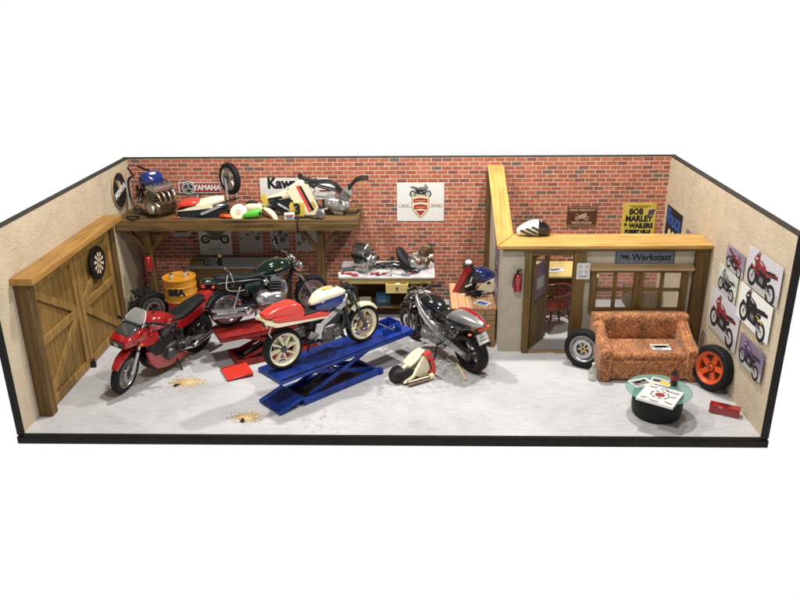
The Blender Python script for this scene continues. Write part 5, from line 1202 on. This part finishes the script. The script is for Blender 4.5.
o = MB('cream').loft([(-.22, .04, .03, .03, 2.5), (-.08, .09, .05, .06, 2.6), (.10, .10, .05, .06, 2.6), (.22, .05, .03, .03, 2.5)], 16).m('ink_red').box((0, -.05, .09), (.26, .01, .035), (0, R(8), 0)).build('fairing_strip'); place(o, (-2.28, 4.22, ZS), (0, R(20), R(-38))); tag(o, 'cream and red fairing strip leaning on the race fairing', 'fairing')
o = MB('paper').box((0, 0, .05), (.18, .10, .10)).m('ink_red').box((0, -.052, .06), (.14, .004, .03)).m('ink_blue').box((0, -.052, .025), (.1, .004, .02)).build('parts_box', bevel=.008); place(o, (-1.88, 4.12, ZS), (0, 0, R(8))); tag(o, 'small white parts box with red print on the shelf', 'box')
o = MB('alloy').lathe([(0, 0), (.07, 0), (.08, .02), (.08, .08), (.06, .10), (0, .10)], n=28).m('chrome').lathe([(0, .101), (.055, .101), (.055, .095)], n=24).m('ink_grey').lathe([(.02, .103), (.03, .103), (.03, .1)], n=20).build('flywheel'); place(o, (-1.32, 4.14, ZS + .08), (R(75), 0, R(-5))); tag(o, 'round silver flywheel standing on the shelf front', 'flywheel')
o = MB('black_plastic').tube([(-.2, 0, .02), (0, .02, .03), (.15, -.02, .02)], .018, 8, curve=4).m('dark_steel').cyl((.15, -.02, .02), (.22, -.05, .02), .03).build('exhaust_hanger'); place(o, (-1.60, 4.10, ZS), (0, 0, R(4))); tag(o, 'short black exhaust hanger on the shelf front edge', 'bracket')
st = empty('cable', (-1.72, 4.03, ZS), (0, 0, 0), 'thin black cable hanging over the shelf front edge', 'cable')
MB('rubber').tube([(0, .08, .01), (0, -.01, .012), (-.01, -.045, -.03), (-.01, -.05, -.22)], .012, 8, curve=4).build('cable_run', st)
# black tubular frame with silver engine
o = empty('frame_with_engine', (-1.02, 4.42, ZS), (0, 0, 0), 'black tubular motorcycle frame with silver engine at the right end of the shelf', 'motorcycle frame')
fr = MB('black_metal')
for s_ in (-.07, .07):
    fr.tube([(-.66, s_ * .5, .66), (-.40, s_, .60), (-.12, s_, .58), (.04, s_, .40), (.02, s_, .10)], .024, 8, curve=5)
    fr.tube([(-.66, s_ * .5, .62), (-.52, s_, .40), (-.38, s_, .12), (-.1, s_, .04)], .024, 8, curve=4)
    fr.tube([(-.60, s_, .60), (-.30, s_, .50), (.04, s_, .42)], .016, 8, curve=3)
    fr.tube([(.05, s_, .30), (.20, s_ * 1.2, .50), (.34, s_ * 1.6, .64), (.52, s_ * 1.6, .66)], .022, 8, curve=4)
fr.cyl((-.66, 0, .56), (-.68, 0, .74), .038).cyl((.36, -.12, .64), (.36, .12, .64), .02).box((.46, 0, .655), (.16, .16, .03)).build('frame_tubes', o)
e = MB(xf=Matrix.Translation((.0, 0, .20)) @ Matrix.Rotation(R(6), 4, 'Y')); engine_mesh(e, (0, 0, 0), lean=35, wide=.15, cases='alloy', cyls='cast_alloy', cover='alloy', k=.95, carbs=False); bolts(e, 26, (-.22, -.18, -.06), (.24, .12, .20), ['alloy', 'chrome', 'cast_alloy', 'burnt_steel'], 111); e.build('engine_block', o)
MB('cast_alloy').tube([(-.20, -.08, .12), (-.36, -.10, .08), (-.44, -.1, .05)], [.03, .02, .03], 10, curve=3).cyl((-.46, -.1, .05), (-.40, -.1, .05), .04).m('black_metal').tube([(.1, -.1, .06), (.30, -.12, .05), (.36, -.12, .12)], .02, 8, curve=3).build('linkage', o)
o = MB('white_paint').loft([(-.18, .14, .02, .10, 3), (0, .16, .025, .13, 3), (.18, .15, .02, .11, 3)], 18).m('ink_red').box((0, -.028, .17), (.2, .006, .02)).build('side_cover'); place(o, (-1.30, 4.72, ZS + .20), (0, 0, 0)); tag(o, 'white side cover with thin red script behind the black frame', 'cover')
MB('dark_steel').box((0, .0, -.10), (.12, .04, .20)).build('bracket', o)

# ------------------------------------------------------------------ bike pictures: flat printed drawings
def bike_art(m, cx, cy, s, body, dark='ink', seat='ink', wheel='ink', flip=1, z=.004, rim='paper_grey', tilt=0.0):
    """a side view of a motorcycle printed on paper, s = length"""
    ct, st_ = math.cos(tilt), math.sin(tilt)
    def T(p): x, y = p[0] * s * flip, p[1] * s; return (cx + x * ct - y * st_, cy + x * st_ + y * ct)
    def ring(c, r0, r1, mat, zz):
        n = 28; vs = []; 
        for k in range(n):
            a = 2 * PI * k / n
            for r in (r0, r1): q = T((c[0] + r * math.cos(a), c[1] + r * math.sin(a))); vs.append((q[0], q[1], zz))
        m.m(mat).add(vs, [(2 * k, 2 * k + 1, 2 * ((k + 1) % n) + 1, 2 * ((k + 1) % n)) for k in range(n)])
    def poly(pts, mat, zz):
        q = [T(p) for p in pts]; m.m(mat).add([(x, y, zz) for x, y in q], [tuple(range(len(q)))])
    for c in ((-.33, -.14), (.33, -.14)):
        ring(c, .095, .155, wheel, z); ring(c, .082, .095, rim, z + .0005); ring(c, .0, .03, 'ink_grey', z + .0006)
        for k in range(5): a = 2 * PI * k / 5; poly([(c[0], c[1] - .01), (c[0] + .09 * math.cos(a), c[1] + .09 * math.sin(a) - .008), (c[0] + .09 * math.cos(a), c[1] + .09 * math.sin(a) + .008), (c[0], c[1] + .01)], rim, z + .0004)
    poly([(.33, -.16), (.35, -.13), (.24, .16), (.21, .15)], 'ink_grey', z + .001)
    poly([(-.36, -.15), (-.34, -.11), (-.06, -.06), (-.05, -.11)], 'ink_grey', z + .001)
    poly([(-.16, -.16), (.16, -.18), (.20, -.02), (.12, .06), (-.14, .05), (-.18, -.06)], dark, z + .0015)
    poly([(-.05, -.12), (.07, -.12), (.09, -.04), (-.04, -.03)], 'ink_grey', z + .002)
    poly([(-.40, -.19), (-.12, -.17), (-.12, -.14), (-.42, -.145)], 'paper_grey', z + .0022)
    poly([(-.12, .05), (.0, .05), (.17, .06), (.22, .13), (.12, .19), (-.02, .17), (-.10, .11)], body, z + .0025)
    poly([(-.45, .15), (-.10, .06), (-.08, .10), (-.16, .13), (-.44, .20)], body, z + .003)
    poly([(-.38, .175), (-.12, .10), (-.06, .12), (-.16, .15), (-.36, .20)], seat, z + .0034)
    poly([(.16, .05), (.30, .08), (.36, .12), (.30, .22), (.20, .24), (.16, .16)], body, z + .003)
    poly([(.10, -.06), (.26, -.04), (.30, .08), (.16, .06)], body, z + .0028)
    poly([(.20, .24), (.29, .22), (.24, .29), (.16, .28)], 'ink_grey', z + .0032)
    poly([(.02, .15), (.14, .17), (.18, .145), (.06, .13)], 'paper_grey', z + .0040)
    poly([(.22, .19), (.30, .17), (.33, .13), (.25, .15)], 'paper_grey', z + .0041)
    poly([(.14, .0), (.24, .02), (.25, .05), (.16, .04)], dark, z + .0042)
    poly([(-.40, .165), (-.26, .13), (-.26, .115), (-.41, .15)], dark, z + .0042)
    poly([(-.30, -.10), (-.10, .02), (-.08, -.01), (-.28, -.13)], dark, z + .0012)
    poly([(-.24, .09), (-.12, .05), (-.14, -.04), (-.26, .04)], dark, z + .0013)
    poly([(.22, .0), (.40, .03), (.44, -.01), (.30, -.02)], body, z + .0036)
def sheet(name, label, loc, rot, w, h, mat, cat='poster', t=.006, group=None):
    o = MB(mat).box((0, 0, t / 2), (w, h, t)).build(name); place(o, loc, rot); return tag(o, label, cat, group)
XR = 4.998
for (y0, y1, z0, z1, bgm, body, lab, fl, kw) in (
    (1.30, 1.97, 1.76, 2.10, 'paper_mauve', 'print_red', 'poster of a red motorcycle, upper left of six on the right wall', 1, {}),
    (1.41, 2.14, 1.34, 1.74, 'paper_green', 'ink_grey', 'poster of a dark naked motorcycle on pale green, left column middle', -1, {}),
    (1.15, 2.27, .69, 1.33, 'paper_lavender', 'print_red', 'poster of a red and black motorcycle just above the orange rimmed wheel', -1, {}),
    (.16, 1.20, 1.79, 2.32, 'paper_lavender', 'print_red', 'large poster of a red sports motorcycle, topmost on the right wall', -1, {}),
    (.23, 1.27, 1.24, 1.76, 'paper', 'ink', 'poster of a black and yellow motorcycle on white, middle of the right wall', -1, {'y': 1}),
    (.22, 1.02, .67, 1.10, 'paper_purple', 'ink_purple', 'purple poster of a motorcycle, lowest near the front of the right wall', -1, {})):
    w, h = y1 - y0, z1 - z0
    npst = globals().get('npst', 0) + 1
    o = sheet('motorcycle_poster', lab, (XR - .002 - .0045 * npst, (y0 + y1) / 2, (z0 + z1) / 2), (PI / 2, random.uniform(-.012, .012), -PI / 2 + random.uniform(-.004, .004)), w, h, bgm, group='motorcycle posters on the right wall')
    m = MB('ink')
    if bgm != 'paper': m.m('paper_grey').add([(-w / 2 + .01, -h / 2 + .01, .0065), (w / 2 - .01, -h / 2 + .01, .0065), (w / 2 - .01, -h / 2 + h * .28, .0065), (-w / 2 + .01, -h / 2 + h * .28, .0065)], [(0, 1, 2, 3)])
    bike_art(m, 0, -h * .03, min(w * .88, h * 1.75), body, flip=fl, z=.008, seat='ink', tilt=-.12)
    if kw: m.m('poster_yellow').plate([(.10, -.02), (.30, -.07), (.31, -.055), (.11, -.005)], .0125, .0135, 'xy')
    m.build('picture', o)

YB = D - .0005
def bsheet(name, label, x0, x1, z0, z1, mat, cat='poster', t=.006, group=None): return sheet(name, label, ((x0 + x1) / 2, YB, (z0 + z1) / 2), BACK, x1 - x0, z1 - z0, mat, cat, t, group)
# tuning fork maker sign
o = bsheet('maker_sign', 'red and blue YAMAHA sign on the brick wall above the shelf', -4.10, -3.31, 2.15, 2.36, 'paper_lavender', 'sign', .015)
MB('ink_red').add([(-.36, -.085, .0165), (.385, -.085, .0165), (.385, .085, .0165), (-.36, .085, .0165)], [(0, 1, 2, 3)]).build('red_field', o)
m = MB('paper').lathe([(0, .017), (.125, .017), (.125, .022), (0, .022)], (-.20, 0, 0), n=36).m('ink').lathe([(0, .0235), (.108, .0235), (.108, .0222)], (-.20, 0, 0), n=36).m('paper').lathe([(.082, .0245), (.092, .0245), (.092, .0237)], (-.20, 0, 0), n=36)
for k in range(3):
    a = PI / 2 + 2 * PI * k / 3; [m.bar((-.2 - q * .012 * math.sin(a) - .03 * math.cos(a), q * .012 * math.cos(a) - .03 * math.sin(a), .0245), (-.2 + .085 * math.cos(a) - q * .012 * math.sin(a), .085 * math.sin(a) + q * .012 * math.cos(a), .0245), .008, .003, up=(0, 0, 1)) for q in (-1, 1)]
m.build('round_emblem', o)
lettering('YAMAHA', .135, (.145, -.002, .019), (0, 0, 0), 'paper', o, bold=.007, depth=.002, sx=.92)
# white maker banner
o = bsheet('maker_banner', 'white Kawasaki banner behind the race fairing', -2.56, -1.28, 2.02, 2.43, 'paper', 'banner')
lettering('Kawasaki', .27, (-.50, .10, .008), (0, 0, 0), 'ink', o, bold=.012, depth=.002, align='LEFT', sx=.93)
MB('ink_red').tube([(.36, -.06, .01), (.44, .02, .01), (.48, -.06, .01), (.56, .0, .01), (.60, -.05, .01)], .008, 6, curve=4).build('red_script', o)
# crest poster
o = bsheet('crest_poster', 'white poster with red and gold shield crest and small motorcycle', 0.0, .88, 1.60, 2.33, 'paper')
m = MB('ink'); bike_art(m, 0, .215, .42, 'ink_grey', z=.008, rim='paper')
m.build('motorcycle_emblem', o)
m = MB('sign_tan').plate([(-.41, -.03), (.41, -.03), (.41, -.10), (-.41, -.10)], .0065, .008, 'xy').m('paper').plate([(-.40, -.04), (.40, -.04), (.40, -.09), (-.40, -.09)], .008, .0095, 'xy')
m.m('ink_gold').plate([(-.165, .11), (.0, .13), (.165, .11), (.165, -.10), (.12, -.19), (0, -.31), (-.12, -.19), (-.165, -.10)], .0095, .012, 'xy')
m.m('cream').plate([(-.145, .09), (.0, .11), (.145, .09), (.145, -.10), (.105, -.18), (0, -.285), (-.105, -.18), (-.145, -.10)], .012, .014, 'xy')
m.m('ink_red')
for zt, zb, hw in ((.065, -.015, .135), (-.055, -.145, .125)): m.plate([(-hw, zt), (0, zt + .02), (hw, zt), (hw, zb), (0, zb + .02), (-hw, zb)], .014, .016, 'xy')
m.plate([(-.095, -.16), (.095, -.16), (0, -.265)], .014, .016, 'xy').m('ink_gold').plate([(-.10, .035), (.10, .035), (.10, .018), (-.10, .018)], .016, .017, 'xy').plate([(-.09, -.09), (.09, -.09), (.09, -.105), (-.09, -.105)], .016, .017, 'xy').m('ink')
for x in (-.34, -.29, -.24, .22, .27, .32, .36): m.box((x, -.065, .0105), (.03, .018, .002))
m.build('shield_crest', o)
# brown sign
o = bsheet('wooden_plaque', 'small dark brown plaque with pale lettering above the office', 3.19, 3.74, 1.50, 1.87, 'sign_brown', 'plaque', .02)
m = MB('sign_tan')
for (a, b_, c, d) in ((-.26, .26, .168, .174), (-.26, .26, -.174, -.168)): m.plate([(a, c), (b_, c), (b_, d), (a, d)], .02, .0215, 'xy')
bike_art(m, 0, .0, .26, 'sign_tan', dark='sign_tan', seat='sign_brown', wheel='sign_tan', rim='sign_brown', z=.022); m.build('emblem', o)
lettering('MEINE WERKSTATT', .056, (0, .118, .022), (0, 0, 0), 'sign_tan', o, bold=.002, depth=.001)
lettering('MEINE REGELN', .056, (0, -.125, .022), (0, 0, 0), 'sign_tan', o, bold=.002, depth=.001)
# concert poster
o = bsheet('concert_poster', 'yellow concert poster with bold black lettering on the brick wall', 4.22, 4.84, 1.02, 1.93, 'poster_yellow')
for t_, s_, x, y in (('BOB', .15, -.06, .29), ('MARLEY', .155, -.0, .155), ('& WAILERS', .125, .0, .02), ('FOREST HILLS', .088, 0, -.095), ('STADIUM', .1, 0, -.22)):
    lettering(t_, s_, (x, y, .008), (0, 0, 0), 'ink', o, bold=.008, depth=.001, sx=.88)
MB('ink_purple').plate([(.16, .22), (.26, .24), (.29, .34), (.17, .33)], .0065, .008, 'xy').build('portrait_patch', o)
MB('ink').box((0, .40, .0075), (.4, .012, .002)).box((0, .37, .0075), (.3, .008, .002)).build('small_print', o)
# blue and black band poster on the right wall behind the cap
o = sheet('band_poster', 'black band poster with blue lettering in the corner of the right wall', (XR, 4.45, 1.62), RIGHT, .86, .66, 'poster_black')
lettering('THE', .10, (-.30, .25, .008), (0, 0, 0), 'ink_blue', o, bold=.006, depth=.001)
lettering('POLICE', .25, (-.0, .09, .008), (0, 0, 0), 'ink_blue', o, bold=.012, depth=.001, sx=.9)
m = MB('cream'); [m.lathe([(0, .008), (.07, .008), (.07, .0065)], (-.18 + .2 * k, -.14, 0), n=20) for k in range(3)]; m.build('faces', o)
o = sheet('band_poster', 'small dark purple poster beside the blue lettered poster', (XR, 3.55, 1.58), RIGHT, .42, .44, 'paper_purple')
MB('ink_grey').plate([(-.12, -.1), (.1, -.12), (.06, .1), (-.05, .14)], .0065, .008, 'xy').build('picture', o)
# sheets under the shelf
for (x0, x1, z0, z1, lab, sd) in ((-3.82, -3.19, .93, 1.62, 'large sketch sheet on the shaded brick wall, leftmost under the shelf', 1), (-3.05, -2.59, .97, 1.62, 'parts drawing sheet, second from the left under the shelf', 2),
                         (-2.45, -2.08, 1.06, 1.62, 'small parts drawing sheet, third from the left under the shelf', 3), (-1.95, -1.40, 1.02, 1.62, 'plain grey sheet half behind the right shelf post', 4)):
    o = bsheet('parts_sheet', lab, x0, x1, z0, z1, 'paper_grey' if sd != 1 else 'paper', 'sheet', group='sheets pinned under the shelf')
    rnd = random.Random(sd); m = MB('ink_grey'); w, h = x1 - x0, z1 - z0
    if sd == 1:
        bike_art(m, 0, .05, w * .9, 'ink_grey', dark='ink_grey', z=.008); m.m('ink').tube([(-.14, -.22, .008), (-.05, -.235, .008), (.1, -.22, .008)], .006, 5)
    else:
        for k in range(14):
            x, y, s = rnd.uniform(-.42, .42) * w, rnd.uniform(-.3, .42) * h, rnd.uniform(.02, .06); m.m(rnd.choice(['ink_grey', 'ink', 'ink_purple']))
            if k % 2: m.lathe([(s * .35, .0085), (s * .8, .0085), (s * .8, .007)], (x, y, 0), n=16)
            else: m.box((x, y, .0075), (s * 1.4, s * .7, .002), (0, 0, rnd.uniform(0, 3)))
    m.build('drawing', o)
o = bsheet('small_sign', 'small dark and white sign behind the left shelf post', -4.32, -3.98, 1.30, 1.52, 'paper_grey', 'sign'); MB('ink').box((0, .02, .008), (.24, .09, .002)).build('print', o)

# ------------------------------------------------------------------ signs on the office front
o = MB('sign_steel').box((0, 0, .01), (.93, .22, .02)).build('workshop_sign', bevel=.004); place(o, (4.00, PY0 - .002, 1.655), BACK); tag(o, 'grey blue plate reading Werkstatt above the office window', 'sign')
MB('ink').box((0, .100, .0215), (.91, .008, .003)).box((0, -.100, .0215), (.91, .008, .003)).box((-.451, 0, .0215), (.008, .19, .003)).box((.451, 0, .0215), (.008, .19, .003)).build('border', o)
m = MB('ink'); bike_art(m, -.32, .01, .20, 'ink', dark='ink', z=.022, rim='sign_steel'); m.build('motorcycle_emblem', o)
lettering('Werkstatt', .15, (.10, 0, .022), (0, 0, 0), 'ink', o, bold=.004, depth=.002, sx=.98, shear=.06)
o = MB('paper').box((0, 0, .003), (.21, .27, .006)).build('notice'); place(o, (3.03, 2.578, 1.45), BACK); tag(o, 'white notice with small table pinned beside the office door', 'notice')
m = MB('ink_grey')
for k in range(4):
    for j in range(3): m.box((-.05 + (k % 2) * .1, .095 - (k // 2) * .09 - j * .02, .0068), (.065 - .01 * j, .006, .0015))
m.m('ink').box((0, -.08, .0068), (.15, .008, .0015)).box((0, -.10, .0068), (.12, .006, .0015)).build('print', o)
o = sheet('side_poster', 'tall grey purple poster on the outer side of the office wall', (1.738, 3.35, 1.18), (PI / 2, 0, -PI / 2), .62, 1.0, 'paper_purple')
m = MB('paper_grey'); bike_art(m, 0, .1, .5, 'paper_grey', z=.008); m.box((0, -.3, .0075), (.4, .1, .002)).build('picture', o)

# helmet-like white and black fairing on the partition cap
o = empty('half_fairing', (2.25, 3.06, 1.902), (0, 0, R(-4)), 'white and black striped fairing half lying on the yellow partition cap', 'fairing')
MB('white_paint').loft([(-.24, .06, .03, .05, 2.4), (-.18, .08, .08, .08, 2.5), (-.04, .12, .11, .12, 2.5), (.10, .13, .11, .13, 2.5), (.22, .11, .09, .10, 2.5)], 26).build('shell', o)
m = MB('black_gloss').loft([(.10, .13, .113, .132, 2.5), (.22, .11, .095, .105, 2.5), (.29, .08, .05, .06, 2.4)], 24)
for k in range(3): m.plate([(-.20 + .09 * k, .10 + .03 * k), (-.17 + .09 * k, .12 + .03 * k), (.02 + .08 * k, .03 + .03 * k), (-.02 + .08 * k, .01 + .03 * k)], -.118, -.06, 'xz')
m.build('black_stripes', o)
MB('ink_purple').loft([(.23, .14, .06, .02, 2.4), (.28, .12, .05, .03, 2.4), (.31, .08, .03, .02, 2.4)], 14).build('purple_edge', o)

# ------------------------------------------------------------------ inside the office
de = empty('desk', (3.02, 4.52, 0), (0, 0, 0), 'yellow topped desk against the brick wall inside the office', 'desk')
MB('bench_yellow').box((0, 0, .80), (1.30, .86, .04)).build('top', de, .006)
for sx_ in (-.6, .6):
    for sy_ in (-.36, .36): MB('bench_brown').box((sx_, sy_, .39), (.06, .06, .78)).build('leg', de)
MB('bench_brown').box((0, .30, .60), (1.14, .03, .34)).build('modesty_panel', de)
o = MB('paper').box((0, 0, .01), (.30, .22, .02)).m('ink_grey').box((0, 0, .0215), (.2, .1, .003)).build('magazine'); place(o, (2.92, 4.40, .822), (0, 0, .3)); tag(o, 'white magazine on the yellow desk inside the office', 'magazine', 'magazines lying about')
ac = empty('captains_chair', (2.83, 3.66, 0), (0, 0, R(200)), 'dark red wooden captains chair at the office desk', 'chair')
MB('chair_red').loft([(-.24, .43, .16, .025, 3), (-.1, .43, .23, .03, 3), (.12, .43, .24, .03, 3), (.24, .43, .2, .025, 3)], 22).build('seat', ac)
MB('chair_red').tube([(.20, -.27, .68), (-.05, -.27, .70), (-.22, -.17, .74), (-.26, 0, .76), (-.22, .17, .74), (-.05, .27, .70), (.20, .27, .68)], .028, 10, curve=5).build('arm_rail', ac)
for k in range(9):
    a = R(-105 + k * 26.25); MB('chair_red').cyl((-.02 - .19 * math.cos(a), .21 * math.sin(a), .44), (-.02 - .22 * math.cos(a), .25 * math.sin(a), .71), .012, n=8).build('spindle', ac)
for sx_ in (-1, 1):
    for sy_ in (-1, 1): MB('chair_red').tube([(sx_ * .15, sy_ * .14, .42), (sx_ * .19, sy_ * .19, .2), (sx_ * .23, sy_ * .22, .003)], [.018, .024, .014], 10).build('leg', ac)
MB('chair_red').cyl((-.19, -.19, .2), (-.19, .19, .2), .012, n=8).cyl((.19, -.19, .2), (.19, .19, .2), .012, n=8).cyl((-.19, 0, .2), (.19, 0, .2), .012, n=8).build('stretcher', ac)
for (x, z0, w, h_, t, lab) in ((3.75, .0, .70, 1.05, 'bench_brown', None),):
    cb_ = empty('cupboard', (4.62, 4.72, 0), (0, 0, 0), 'small low brown cupboard inside the office below the concert poster', 'cupboard'); cb_.scale = (.6, .8, .42)
    MB('bench_brown').box((0, 0, .42), (.90, .62, .84)).build('cabinet_body', cb_, .006)
    for s_ in (-1, 1):
        dq = MB('timber_dark').box((s_ * .22, -.318, .42), (.42, .02, .76)).build('cabinet_door', cb_, .004); MB('dark_steel').ball((s_ * .05, -.335, .45), .015, 8).build('knob', dq)
hm = empty('helmet', (3.52, 4.30, .822), (0, 0, R(-60)), 'white and black crash helmet on the yellow office desk seen through the window', 'helmet')
MB('white_paint').loft([(-.15, .12, .06, .07, 2.2), (-.10, .13, .11, .11, 2.2), (0, .14, .13, .135, 2.3), (.10, .13, .11, .12, 2.3), (.15, .11, .07, .08, 2.2)], 24).build('shell', hm)
MB('black_gloss').loft([(.06, .155, .125, .045, 2.6), (.12, .15, .108, .045, 2.6), (.155, .145, .07, .035, 2.4)], 22).build('visor', hm)
